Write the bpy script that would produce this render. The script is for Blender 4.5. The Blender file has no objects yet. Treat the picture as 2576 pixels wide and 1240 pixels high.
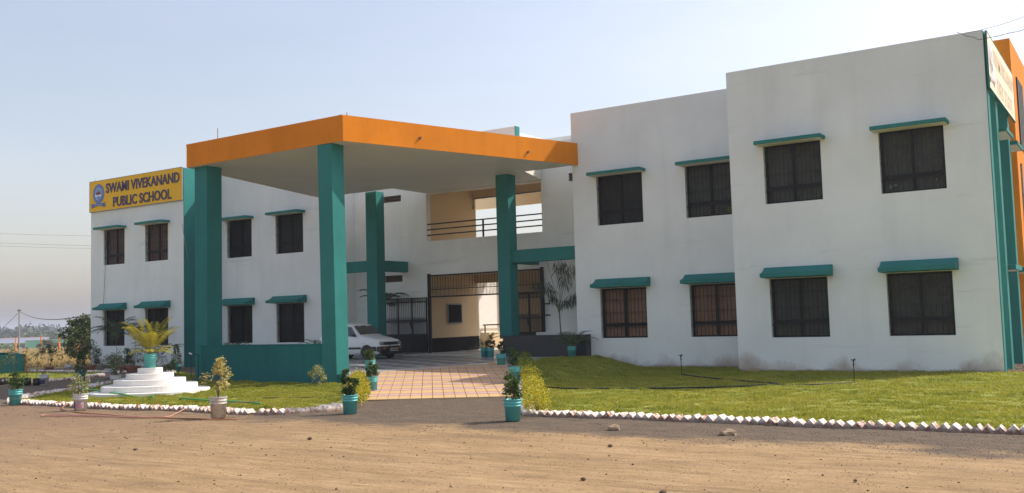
import bpy, bmesh, math, random
import numpy as np
from mathutils import Vector, Matrix
R=math.radians
random.seed(7); rng=np.random.default_rng(7)
sc=bpy.context.scene
COL=sc.collection
# ---------------------------------------------------------------- camera, sky, sun, exposure
EYE=Vector((0,0,1.55))
PITCH,ROLL,YAW,FPX=7.36991302e-02,-2.85903149e-02,5.76181780e-01,2439.396
fw=Vector((-math.sin(YAW)*math.cos(PITCH),math.cos(YAW)*math.cos(PITCH),math.sin(PITCH)))
r0=Vector((math.cos(YAW),math.sin(YAW),0)); u0=r0.cross(fw)
rt=math.cos(ROLL)*r0+math.sin(ROLL)*u0; up=-math.sin(ROLL)*r0+math.cos(ROLL)*u0
cd=bpy.data.cameras.new('camera'); cam=bpy.data.objects.new('camera',cd); COL.objects.link(cam)
M=Matrix((rt,up,-fw)).transposed().to_4x4(); M.translation=EYE; cam.matrix_world=M
cd.sensor_fit='HORIZONTAL'; cd.sensor_width=36; cd.lens=36*FPX/2576; cd.clip_start=.1; cd.clip_end=20000
sc.camera=cam
SUN_AZ=53.0; SUN_EL=44.5          # azimuth from +X towards +Y
w=bpy.data.worlds.new('World'); sc.world=w; w.use_nodes=True
nt=w.node_tree; bg=nt.nodes['Background']
sky=nt.nodes.new('ShaderNodeTexSky'); sky.sky_type='NISHITA'; sky.sun_disc=False
sky.sun_elevation=R(SUN_EL); sky.sun_rotation=R(90-SUN_AZ); sky.air_density=1.3; sky.dust_density=3.2; sky.ozone_density=0.5; sky.altitude=300
hs=nt.nodes.new('ShaderNodeHueSaturation'); hs.inputs['Saturation'].default_value=.74; nt.links.new(sky.outputs[0],hs.inputs['Color'])
tx=nt.nodes.new('ShaderNodeTexCoord'); mp=nt.nodes.new('ShaderNodeMapping'); mp.inputs['Scale'].default_value=(1.2,1.2,6.0); nt.links.new(tx.outputs['Generated'],mp.inputs[0])
nz=nt.nodes.new('ShaderNodeTexNoise'); nz.inputs['Scale'].default_value=1.6; nz.inputs['Detail'].default_value=5; nz.inputs['Roughness'].default_value=.55; nt.links.new(mp.outputs[0],nz.inputs['Vector'])
cr=nt.nodes.new('ShaderNodeValToRGB'); cr.color_ramp.elements[0].position=.38; cr.color_ramp.elements[0].color=(.96,.925,.955,1); cr.color_ramp.elements[1].position=.72; cr.color_ramp.elements[1].color=(1.06,.985,1.02,1); nt.links.new(nz.outputs[0],cr.inputs[0])
mm=nt.nodes.new('ShaderNodeMix'); mm.data_type='RGBA'; mm.blend_type='MULTIPLY'; mm.inputs[0].default_value=1; nt.links.new(hs.outputs[0],mm.inputs[6]); nt.links.new(cr.outputs[0],mm.inputs[7])
nt.links.new(mm.outputs[2],bg.inputs[0]); bg.inputs[1].default_value=.12
sd=bpy.data.lights.new('sun','SUN'); sun=bpy.data.objects.new('sun',sd); COL.objects.link(sun)
sd.energy=2.9; sd.angle=R(.6); sd.color=(1,.93,.82)
sv=Vector((math.cos(R(SUN_AZ))*math.cos(R(SUN_EL)),math.sin(R(SUN_AZ))*math.cos(R(SUN_EL)),math.sin(R(SUN_EL))))
sun.rotation_euler=sv.to_track_quat('Z','Y').to_euler()
sc.view_settings.view_transform='Standard'; sc.view_settings.look='None'
sc.view_settings.exposure=0.75; sc.view_settings.gamma=1; sc.view_settings.use_curve_mapping=False

# ---------------------------------------------------------------- materials
def newmat(name):
    m=bpy.data.materials.new(name); m.use_nodes=True
    return m,m.node_tree,m.node_tree.nodes['Principled BSDF']
def node(nt,t,**k):
    n=nt.nodes.new(t)
    for a,b in k.items(): setattr(n,a,b)
    return n
def pos(nt): return node(nt,'ShaderNodeNewGeometry').outputs['Position']
def noise(nt,scale,detail=4,rough=.55,vec=None,stretch=None):
    n=node(nt,'ShaderNodeTexNoise'); n.inputs['Scale'].default_value=scale; n.inputs['Detail'].default_value=detail; n.inputs['Roughness'].default_value=rough
    v=vec or pos(nt)
    if stretch:
        m=node(nt,'ShaderNodeMapping'); m.inputs['Scale'].default_value=stretch; nt.links.new(v,m.inputs[0]); v=m.outputs[0]
    nt.links.new(v,n.inputs['Vector']); return n.outputs[0]
def ramp(nt,fac,stops):
    r=node(nt,'ShaderNodeValToRGB'); e=r.color_ramp.elements
    while len(e)<len(stops): e.new(.5)
    for k,(p,c) in enumerate(stops):
        e[k].position=p; e[k].color=(*c,1) if len(c)==3 else c
    nt.links.new(fac,r.inputs[0]); return r.outputs[0]
def mixc(nt,fac,a,b,mode='MIX'):
    m=node(nt,'ShaderNodeMix',data_type='RGBA',blend_type=mode)
    for i,v in ((0,fac),(6,a),(7,b)):
        if hasattr(v,'links'): nt.links.new(v,m.inputs[i])
        elif i==0: m.inputs[0].default_value=v
        else: m.inputs[i].default_value=(*v,1)
    return m.outputs[2]
def math_(nt,op,a,b=None,c=None,clamp=False):
    n=node(nt,'ShaderNodeMath',operation=op,use_clamp=clamp)
    for i,v in enumerate((a,b,c)):
        if v is None: continue
        if hasattr(v,'links'): nt.links.new(v,n.inputs[i])
        else: n.inputs[i].default_value=v
    return n.outputs[0]
def bump(nt,b,h,strength,dist=.02):
    n=node(nt,'ShaderNodeBump'); n.inputs['Strength'].default_value=strength; n.inputs['Distance'].default_value=dist
    nt.links.new(h,n.inputs['Height']); nt.links.new(n.outputs[0],b.inputs['Normal'])
def mul(c,k): return tuple(x*k for x in c)
def paint(name,c,rough=.6,var=.10,scale=1.2,bumpk=.25,bscale=60,spec=.3,metal=0,streak=0):
    m,nt,b=newmat(name)
    n=noise(nt,scale,6,.6); col=ramp(nt,n,[(.3,mul(c,1-var)),(.7,mul(c,1+var*.6))])
    if streak:
        st=noise(nt,2.6,6,.7,stretch=(1,1,.14)); col=mixc(nt,math_(nt,'MULTIPLY',ramp(nt,st,[(.48,(0,0,0)),(.72,(1,1,1))]),streak),col,mul(c,.58))
        sc2=noise(nt,11,6,.75); col=mixc(nt,math_(nt,'MULTIPLY',ramp(nt,sc2,[(.58,(0,0,0)),(.70,(1,1,1))]),streak*.9),col,tuple(min(.8,x*1.25+.05) for x in c))
    f=noise(nt,bscale,3); f2=noise(nt,3.,4)
    h=math_(nt,'ADD',math_(nt,'MULTIPLY',f,.25),f2)
    nt.links.new(col,b.inputs['Base Color']); b.inputs['Roughness'].default_value=rough
    b.inputs['Specular IOR Level'].default_value=spec; b.inputs['Metallic'].default_value=metal
    if bumpk: bump(nt,b,h,bumpk,.02)
    return m
def wallmat(name,c,dirt=(.36,.25,.165)):
    """emulsion painted plaster: faint drip streaks and grime, soil splash stain near the ground"""
    m,nt,b=newmat(name); p=pos(nt)
    big=noise(nt,.55,6,.6); col=ramp(nt,big,[(.3,mul(c,.90)),(.65,c)])
    sp=node(nt,'ShaderNodeSeparateXYZ'); nt.links.new(p,sp.inputs[0])
    tw=math_(nt,'MULTIPLY',math_(nt,'ADD',math_(nt,'MULTIPLY',math_(nt,'SUBTRACT',sp.outputs[2],4.6),.30),math_(nt,'MULTIPLY',math_(nt,'SUBTRACT',noise(nt,.8,6,.65,stretch=(1,1,.5)),.5),1.6)),1.0,clamp=True)
    col=mixc(nt,math_(nt,'MULTIPLY',tw,.40),col,mul(c,.66))
    st=noise(nt,1.6,5,.65,stretch=(1,1,.12)); col=mixc(nt,math_(nt,'MULTIPLY',ramp(nt,st,[(.5,(0,0,0)),(.75,(1,1,1))]),.24),col,mul(c,.62))
    cr=noise(nt,.9,8,.7,stretch=(.35,.35,3.2)); col=mixc(nt,math_(nt,'MULTIPLY',ramp(nt,cr,[(.60,(0,0,0)),(.68,(1,1,1))]),.26),col,mul(c,.55))
    sep=node(nt,'ShaderNodeSeparateXYZ'); nt.links.new(p,sep.inputs[0]); z=sep.outputs[2]
    nn=noise(nt,.75,6,.6,stretch=(1,1,.6)); g=math_(nt,'SUBTRACT',math_(nt,'MULTIPLY',nn,2.5),math_(nt,'ADD',math_(nt,'MULTIPLY',z,1.15),.86),clamp=True)
    g=math_(nt,'MULTIPLY',g,2.2,clamp=True)
    col=mixc(nt,math_(nt,'MULTIPLY',g,.72),col,dirt)
    edge=math_(nt,'SUBTRACT',.20,math_(nt,'ADD',z,math_(nt,'MULTIPLY',noise(nt,6,4),.22)),clamp=True)
    col=mixc(nt,math_(nt,'MULTIPLY',edge,7,clamp=True),col,(.16,.10,.065))
    nt.links.new(col,b.inputs['Base Color']); b.inputs['Roughness'].default_value=.75; b.inputs['Specular IOR Level'].default_value=.2
    h=math_(nt,'ADD',math_(nt,'MULTIPLY',noise(nt,45,4),.2),noise(nt,2.2,5)); bump(nt,b,h,.35,.025)
    return m
def plain(name,c,rough=.5,metal=0,spec=.5):
    m,nt,b=newmat(name); b.inputs['Base Color'].default_value=(*c,1); b.inputs['Roughness'].default_value=rough
    b.inputs['Metallic'].default_value=metal; b.inputs['Specular IOR Level'].default_value=spec; return m
def leafmat(name,cols,trans=.25,scale=3.0):
    """leaf colours vary from leaf to leaf through a random per-leaf attribute"""
    m,nt,b=newmat(name); a=node(nt,'ShaderNodeAttribute',attribute_name='tint')
    n=len(cols); col=ramp(nt,a.outputs['Fac'],[(i/(n-1) if n>1 else 0,c) for i,c in enumerate(cols)])
    nt.links.new(col,b.inputs['Base Color']); b.inputs['Roughness'].default_value=.5; b.inputs['Specular IOR Level'].default_value=.35
    tr=node(nt,'ShaderNodeBsdfTranslucent'); nt.links.new(col,tr.inputs[0])
    mx=node(nt,'ShaderNodeMixShader'); mx.inputs[0].default_value=trans
    nt.links.new(b.outputs[0],mx.inputs[1]); nt.links.new(tr.outputs[0],mx.inputs[2])
    nt.links.new(mx.outputs[0],nt.nodes['Material Output'].inputs[0]); return m

WHITE=wallmat('white_plaster',(.86,.885,.86))
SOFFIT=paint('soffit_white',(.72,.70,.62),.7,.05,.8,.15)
TEAL=paint('teal_paint',(.036,.205,.19),.65,.12,.9,.45,spec=.07,streak=.28)
TEALD=paint('teal_dark_paint',(.024,.165,.158),.7,.14,.9,.45,spec=.05,streak=.3)
ORANGE=paint('orange_paint',(.74,.235,.012),.7,.12,.9,.5,spec=.07,streak=.25)
CREAM=paint('cream_paint',(.66,.50,.30),.7,.06,.8,.2)
BLACKP=paint('black_granite_dado',(.009,.009,.010),.8,.3,8,.1,spec=.06)
PLANTER=paint('dark_granite_planter',(.028,.028,.032),.35,.35,26,.1,spec=.5)
BLACK=paint('black_enamel',(.007,.007,.008),.5,.2,4,0,spec=.25)
GREYM=paint('grey_metal',(.25,.25,.25),.5,.15,4,0)
GREYF=paint('light_floor',(.55,.55,.52),.35,.1,1.5,.05)
TILEL=paint('pale_floor_tile',(.52,.51,.49),.3,.12,2.,.03,spec=.5)
TILED=paint('grey_floor_tile',(.19,.18,.18),.35,.12,2.,.03,spec=.5)
CURT_O=paint('orange_curtain',(.90,.45,.31),.8,.18,5,.2,14)
CURT_G=paint('grey_curtain',(.21,.20,.18),.8,.3,4,.2,14)
CURT_B=paint('brown_curtain',(.50,.26,.21),.8,.2,4,.2,14)
ROOM_DARK=paint('painted_room_dark',(.085,.08,.075),.8,.3,2,.1,14)  # room shade painted as an even dark sheet behind the glass
YELLOW=paint('yellow_sign_vinyl',(.88,.50,.012),.55,.04,1,0,spec=.2)
INDIGO=plain('indigo_lettering',(.035,.015,.075),.45)
SIGNP=paint('glare_pale_vinyl',(.86,.70,.44),.4,.05,1,0)  # overexposed sunlight painted in as a pale vinyl colour
GLARE_T=plain('glare_pale_lettering',(.83,.69,.48),.5)  # lettering paled to paint in the same overexposure
BLUE=plain('emblem_blue',(.025,.09,.36),.4); LBLUE=plain('emblem_light_blue',(.16,.32,.62),.4)
MAROON=plain('emblem_maroon',(.16,.02,.025),.5); SKINM=plain('emblem_skin',(.45,.25,.16),.5); WHITEV=plain('emblem_white',(.7,.72,.75),.4)
MORT=paint('dark_joint',(.14,.10,.075),.9,.2,6,.2)
WHITEW=paint('whitewash',(.80,.77,.73),.8,.08,3,.5,30)
def brickmat():
    m,nt,b=newmat('whitewashed_brick')
    oi=node(nt,'ShaderNodeObjectInfo')
    n=noise(nt,16,5,.7); nn=math_(nt,'ADD',n,math_(nt,'MULTIPLY',math_(nt,'SUBTRACT',oi.outputs['Random'],.5),.16))
    col=ramp(nt,nn,[(.36,(.25,.10,.06)),(.43,(.45,.30,.23)),(.485,(.70,.64,.58)),(.75,(.80,.77,.73))])
    pz_=node(nt,'ShaderNodeSeparateXYZ'); nt.links.new(pos(nt),pz_.inputs[0]); lo=math_(nt,'SUBTRACT',.050,math_(nt,'ADD',pz_.outputs[2],math_(nt,'MULTIPLY',math_(nt,'SUBTRACT',noise(nt,24,4,.7),.5),.10)),clamp=True)
    col=mixc(nt,math_(nt,'MULTIPLY',math_(nt,'MULTIPLY',lo,28,clamp=True),.75),col,(.22,.12,.08))
    nt.links.new(col,b.inputs['Base Color']); b.inputs['Roughness'].default_value=.85; bump(nt,b,noise(nt,30,5),.6,.02); return m
BRICK=brickmat()
def bucketmat(name,c,rough=.4,dirt=(.30,.25,.20),amt=.35):
    m,nt,b=newmat(name); n=noise(nt,9,6,.7); f=math_(nt,'MULTIPLY',ramp(nt,n,[(.48,(0,0,0)),(.66,(1,1,1))]),amt)
    nt.links.new(mixc(nt,f,c,dirt),b.inputs['Base Color']); b.inputs['Roughness'].default_value=rough; return m
B_TEAL=bucketmat('teal_bucket_plastic',(.085,.42,.42),.4,(.12,.30,.27),.3)
B_DTEAL=bucketmat('dark_teal_bucket_plastic',(.03,.21,.20),.4,(.05,.16,.15),.3)
B_WHITE=bucketmat('white_bucket_plastic',(.66,.65,.63),.4,(.34,.29,.25),.45)
B_DIRTY=bucketmat('dirty_white_bucket_plastic',(.60,.55,.48),.5,(.25,.20,.16),.75)
B_ORANGE=bucketmat('orange_band_print',(.60,.15,.03),.4)
TERRA=bucketmat('terracotta_clay',(.30,.12,.07),.8,(.17,.08,.05),.5)
LABELP=bucketmat('printed_label_pink',(.50,.25,.30),.5,(.62,.60,.60),.6); LABELD=plain('printed_label_indigo',(.05,.03,.12),.5)
SOIL=paint('soil',(.06,.042,.03),.9,.3,20,.6)
BAG=plain('black_polybag',(.012,.012,.012),.45)
BARK=paint('bark',(.16,.115,.075),.85,.25,12,.6)
STEMG=paint('green_stem',(.14,.16,.06),.6,.2,8,.2)
L_FICUS=leafmat('ficus_leaves',[(.012,.035,.008),(.03,.075,.015),(.06,.12,.025),(.03,.065,.015)])
L_LIGHT=leafmat('light_ficus_leaves',[(.03,.07,.012),(.07,.13,.025),(.13,.19,.04)])
L_VARI=leafmat('variegated_leaves',[(.09,.12,.03),(.35,.36,.15),(.55,.53,.28),(.16,.19,.06)],.3)
L_YVARI=leafmat('yellow_variegated_leaves',[(.16,.17,.03),(.60,.50,.16),(.76,.68,.32),(.34,.26,.05)],.35)
L_PALE=leafmat('pale_green_leaves',[(.06,.10,.03),(.14,.19,.07),(.22,.26,.12)],.3)
L_HEDGE=leafmat('golden_hedge_leaves',[(.30,.26,.01),(.52,.42,.015),(.60,.50,.03),(.22,.26,.02)],.35)
L_HEDGEG=leafmat('green_hedge_leaves',[(.07,.13,.015),(.14,.22,.02),(.30,.32,.03)],.35)
L_PALMY=leafmat('golden_palm_leaflets',[(.16,.20,.02),(.36,.33,.03),(.58,.45,.045),(.14,.19,.025)],.4)
L_PALMG=leafmat('green_palm_leaflets',[(.03,.07,.018),(.06,.12,.03),(.11,.17,.04)],.3)
L_DARKP=leafmat('dark_palm_leaflets',[(.02,.045,.015),(.045,.085,.028),(.08,.12,.04)],.25)
L_TREE=leafmat('tree_leaves',[(.02,.045,.01),(.05,.085,.018),(.12,.14,.04),(.035,.07,.014)],.2)
L_FAR=leafmat('far_tree_leaves',[(.015,.03,.010),(.03,.052,.016),(.06,.085,.026)],.08)
L_FARB=leafmat('far_bush_leaves',[(.05,.085,.02),(.09,.14,.035),(.13,.17,.05)],.15)
L_DRYBUSH=leafmat('dry_bush_leaves',[(.06,.055,.02),(.12,.11,.04),(.17,.14,.06)],.15)
L_GRASS=leafmat('lawn_grass',[(.17,.21,.02),(.29,.31,.03),(.40,.37,.045),(.52,.42,.09)],.45)
L_DRY=leafmat('dry_grass',[(.28,.20,.07),(.42,.30,.12),(.50,.38,.17),(.22,.20,.06)],.3)
HOSEG=plain('green_hose_rubber',(.07,.36,.05),.4); HOSEO=plain('orange_hose_rubber',(.42,.17,.07),.5); HOSEP=plain('pink_hose_rubber',(.50,.25,.18),.5)
HOSEB=plain('black_hose_rubber',(.012,.012,.014),.5); WIREM=plain('dark_wire',(.04,.04,.045),.6)
CARP=plain('white_car_paint',(.86,.87,.88),.22,0,.6); RUB=plain('black_rubber',(.014,.014,.015),.75); TRIM=plain('black_plastic_trim',(.02,.02,.021),.45)
LAMP=plain('clear_lamp_glass',(.45,.47,.48),.12,.4); AMBER=plain('amber_lens',(.70,.20,.01),.2); RIM=plain('steel_rim',(.35,.35,.36),.35,.8)
def glassmat(name,tint=(.05,.06,.06),k=.55):
    m,nt,b=newmat(name); b.inputs['Base Color'].default_value=(*tint,1); b.inputs['Roughness'].default_value=.06
    t=node(nt,'ShaderNodeBsdfTransparent'); t.inputs[0].default_value=(.8,.82,.8,1); mx=node(nt,'ShaderNodeMixShader'); mx.inputs[0].default_value=k
    nt.links.new(b.outputs[0],mx.inputs[1]); nt.links.new(t.outputs[0],mx.inputs[2]); nt.links.new(mx.outputs[0],nt.nodes['Material Output'].inputs[0]); return m
GLASS=glassmat('dusty_window_glass',(.04,.04,.038),.92); CGLASS=glassmat('car_glass',(.02,.03,.03),.5)

# ---------------------------------------------------------------- helpers
def tag(o,label=None,cat=None,group=None,kind=None):
    if label: o['label']=label
    if cat: o['category']=cat
    if group: o['group']=group
    if kind: o['kind']=kind
    return o
def empty(name,loc=(0,0,0),rz=0,label=None,cat=None,group=None):
    o=bpy.data.objects.new(name,None); o.empty_display_size=.2; COL.objects.link(o); o.location=loc; o.rotation_euler=(0,0,rz)
    return tag(o,label,cat,group)
class MB:
    def __init__(s): s.v=[];s.f=[];s.uv=[]
    def quad(s,a,b,c,d,uv=None):
        k=len(s.v); s.v+=[tuple(a),tuple(b),tuple(c),tuple(d)]; s.f.append((k,k+1,k+2,k+3)); s.uv.append(uv)
    def poly(s,pts):
        k=len(s.v); s.v+=[tuple(p) for p in pts]; s.f.append(tuple(range(k,k+len(pts)))); s.uv.append(None)
    def box(s,x0,x1,y0,y1,z0,z1,top=None):
        """top=(dx,dy): shift of the top face"""
        dx,dy=top or (0,0); k=len(s.v)
        s.v+=[(x0,y0,z0),(x1,y0,z0),(x1,y1,z0),(x0,y1,z0),(x0+dx,y0+dy,z1),(x1+dx,y0+dy,z1),(x1+dx,y1+dy,z1),(x0+dx,y1+dy,z1)]
        for f in ((3,2,1,0),(4,5,6,7),(0,1,5,4),(1,2,6,5),(2,3,7,6),(3,0,4,7)): s.f.append(tuple(k+i for i in f)); s.uv.append(None)
        return s
    def prism(s,pts,z0,z1):
        n=len(pts);k=len(s.v)
        s.v+=[(p[0],p[1],z0 if not callable(z0) else z0(*p)) for p in pts]+[(p[0],p[1],z1 if not callable(z1) else z1(*p)) for p in pts]
        s.f.append(tuple(k+i for i in range(n))[::-1]); s.f.append(tuple(k+n+i for i in range(n))); s.uv+=[None]*2
        for i in range(n):
            j=(i+1)%n; s.f.append((k+i,k+j,k+n+j,k+n+i)); s.uv.append(None)
        return s
    def tube(s,pts,r,n=6,r1=None,cap=True):
        pts=[Vector(p) for p in pts]; m=len(pts); k=len(s.v); r1=r if r1 is None else r1
        prev=None
        for i,p in enumerate(pts):
            d=(pts[min(i+1,m-1)]-pts[max(i-1,0)]).normalized()
            a=d.cross(Vector((0,0,1))) if abs(d.z)<.95 else d.cross(Vector((1,0,0)))
            a.normalize(); b=d.cross(a); rr=r+(r1-r)*i/max(1,m-1)
            for j in range(n):
                t=2*math.pi*j/n; q=p+a*math.cos(t)*rr+b*math.sin(t)*rr; s.v.append(tuple(q))
        for i in range(m-1):
            for j in range(n):
                j2=(j+1)%n; s.f.append((k+i*n+j,k+i*n+j2,k+(i+1)*n+j2,k+(i+1)*n+j)); s.uv.append(None)
        if cap:
            s.f.append(tuple(k+j for j in range(n))[::-1]); s.f.append(tuple(k+(m-1)*n+j for j in range(n))); s.uv+=[None]*2
        return s
    def lathe(s,prof,n=24,c=(0,0,0)):
        k=len(s.v)
        for (r,z) in prof:
            for j in range(n):
                t=2*math.pi*j/n; s.v.append((c[0]+r*math.cos(t),c[1]+r*math.sin(t),c[2]+z))
        for i in range(len(prof)-1):
            for j in range(n):
                j2=(j+1)%n; s.f.append((k+i*n+j,k+i*n+j2,k+(i+1)*n+j2,k+(i+1)*n+j)); s.uv.append(None)
        return s
    def mesh(s,name,smooth=False):
        me=bpy.data.meshes.new(name); me.from_pydata(s.v,[],s.f)
        if any(u for u in s.uv):
            l=me.uv_layers.new(name='UVMap'); i=0
            for f,u in zip(s.f,s.uv):
                for q in range(len(f)): l.data[i].uv=u[q] if u else (0,0); i+=1
        if smooth:
            for p in me.polygons: p.use_smooth=True
        me.update(); return me
    def build(s,name,mat,parent=None,smooth=False,label=None,bevel=0,**k):
        me=s.mesh(name,smooth); me.materials.append(mat); return link(me,name,parent,label,bevel,**k)
def link(me,name,parent=None,label=None,bevel=0,loc=None,rz=None,**k):
    o=bpy.data.objects.new(name,me); COL.objects.link(o)
    if parent: o.parent=parent
    if loc is not None: o.location=loc
    if rz is not None: o.rotation_euler=(0,0,rz)
    if bevel:
        b=o.modifiers.new('bevel','BEVEL'); b.width=bevel; b.segments=2; b.limit_method='ANGLE'
    tag(o,label,**k); return o
def npmesh(name,V,F,tint=None,n=4):
    """V (N,3), F (M,n) arrays"""
    me=bpy.data.meshes.new(name); V=np.asarray(V,np.float32); F=np.asarray(F,np.int32)
    me.vertices.add(len(V)); me.vertices.foreach_set('co',V.ravel())
    me.loops.add(F.size); me.loops.foreach_set('vertex_index',F.ravel())
    me.polygons.add(len(F)); me.polygons.foreach_set('loop_start',np.arange(0,F.size,F.shape[1],dtype=np.int32))
    if tint is not None:
        a=me.attributes.new('tint','FLOAT','POINT'); a.data.foreach_set('value',np.asarray(tint,np.float32))
    me.update(calc_edges=True); me.validate(); return me
def leaves(C,L,Wd,up_=.3,droop=.2,D=None,spread=1.0):
    """a leaf (bent diamond, two quads' worth) at every centre; returns V,F,tint"""
    C=np.asarray(C,float); n=len(C)
    if D is None:
        D=rng.normal(size=(n,3))
        D[:,2]=D[:,2]*.6+up_
    D=D/np.linalg.norm(D,axis=1)[:,None]
    side=np.cross(D,rng.normal(size=(n,3))); side/=np.linalg.norm(side,axis=1)[:,None]
    L_=L*(.7+.6*rng.random(n))[:,None]; W_=Wd*(.7+.6*rng.random(n))[:,None]
    base=C; mid=C+D*L_*.5; tip=C+D*L_; tip[:,2]-=L_[:,0]*droop
    V=np.stack([base,mid+side*W_*.5,tip,mid-side*W_*.5],1).reshape(-1,3)
    F=np.arange(n*4).reshape(n,4); t=np.repeat(rng.random(n),4)
    return V,F,t
def cloud(n,c,r,shell=.35,clumps=0,cr=.3):
    """points in an uneven ellipsoid volume, gathered into clumps"""
    if clumps:
        d=rng.normal(size=(clumps,3)); d/=np.linalg.norm(d,axis=1)[:,None]
        cc=d*(shell+(1-shell)*rng.random((clumps,1))**.6)*np.array(r)+np.array(c)
        i=rng.integers(0,clumps,n); q=rng.normal(size=(n,3)); q/=np.linalg.norm(q,axis=1)[:,None]
        return cc[i]+q*(rng.random((n,1))**.5)*cr*(.6+.8*rng.random((clumps,1)))[i]
    d=rng.normal(size=(n,3)); d/=np.linalg.norm(d,axis=1)[:,None]
    return d*(shell+(1-shell)*rng.random((n,1))**.5)*np.array(r)+np.array(c)
def leafobj(name,parts,mat,parent=None,**k):
    V=[];F=[];T=[];o=0
    for v,f,t in parts: V.append(v);F.append(f+o);T.append(t);o+=len(v)
    me=npmesh(name,np.concatenate(V),np.concatenate(F),np.concatenate(T)); me.materials.append(mat); return link(me,name,parent,**k)

# ---------------------------------------------------------------- terrain
A0=np.array([-13.16,14.70]); U_=np.array([-.615,.789]); WF=np.array([.863,.507])
def sstep(a,b,x):
    t=np.clip((x-a)/(b-a),0,1); return t*t*(3-2*t)
def gz(x,y):
    x=np.asarray(x,float); y=np.asarray(y,float)
    s=(x+13.16)*-.615+(y-14.7)*.789; t=(x+13.16)*.789+(y-14.7)*.615
    rmp=np.clip(.0375*s,0,.32)
    rmp=np.minimum(rmp,.225+.095*sstep(3.4,5.0,t))
    a=3.4+2.6*np.clip((s-3)/4.5,0,1); f=(1-sstep(a,a+1.6,t))*sstep(-1.0,0.1,t)*(1-sstep(27,31,y))
    r=np.hypot(x,y)
    far=-.0125*np.clip(r-46,0,900)
    return rmp*f+far
def axis(a,b,step,far):
    out=list(np.arange(a,b+1e-6,step)); d=step
    lo=[];x=a
    while x>-far: d*=1.16; x-=d; lo.append(x)
    d=step;x=b;hi=[]
    while x<far: d*=1.16; x+=d; hi.append(x)
    return np.array(lo[::-1]+out+hi)
gx=axis(-46,12,.25,3400); gy=axis(2,34,.25,3400)
X,Y=np.meshgrid(gx,gy); Z=gz(X,Y)
near=(np.hypot(X,Y)<60)
def vnoise(x,y,seed=0):
    a=np.sin(x*1.7+y*2.3+seed)+np.sin(x*3.1-y*1.3+seed*2)+np.sin(x*.7-y*2.9+1.3*seed)+np.sin(-x*5.3+y*4.1+seed)*.5+np.sin(x*7.7+y*8.9)*.3
    return a/3.8
Z=Z+np.where(near,.012*vnoise(X,Y,1.)+.006*vnoise(X*2.7,Y*3.3,4.),0)-.012
ny,nx=X.shape; idx=np.arange(nx*ny).reshape(ny,nx)
F=np.stack([idx[:-1,:-1],idx[:-1,1:],idx[1:,1:],idx[1:,:-1]],-1).reshape(-1,4)
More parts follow.
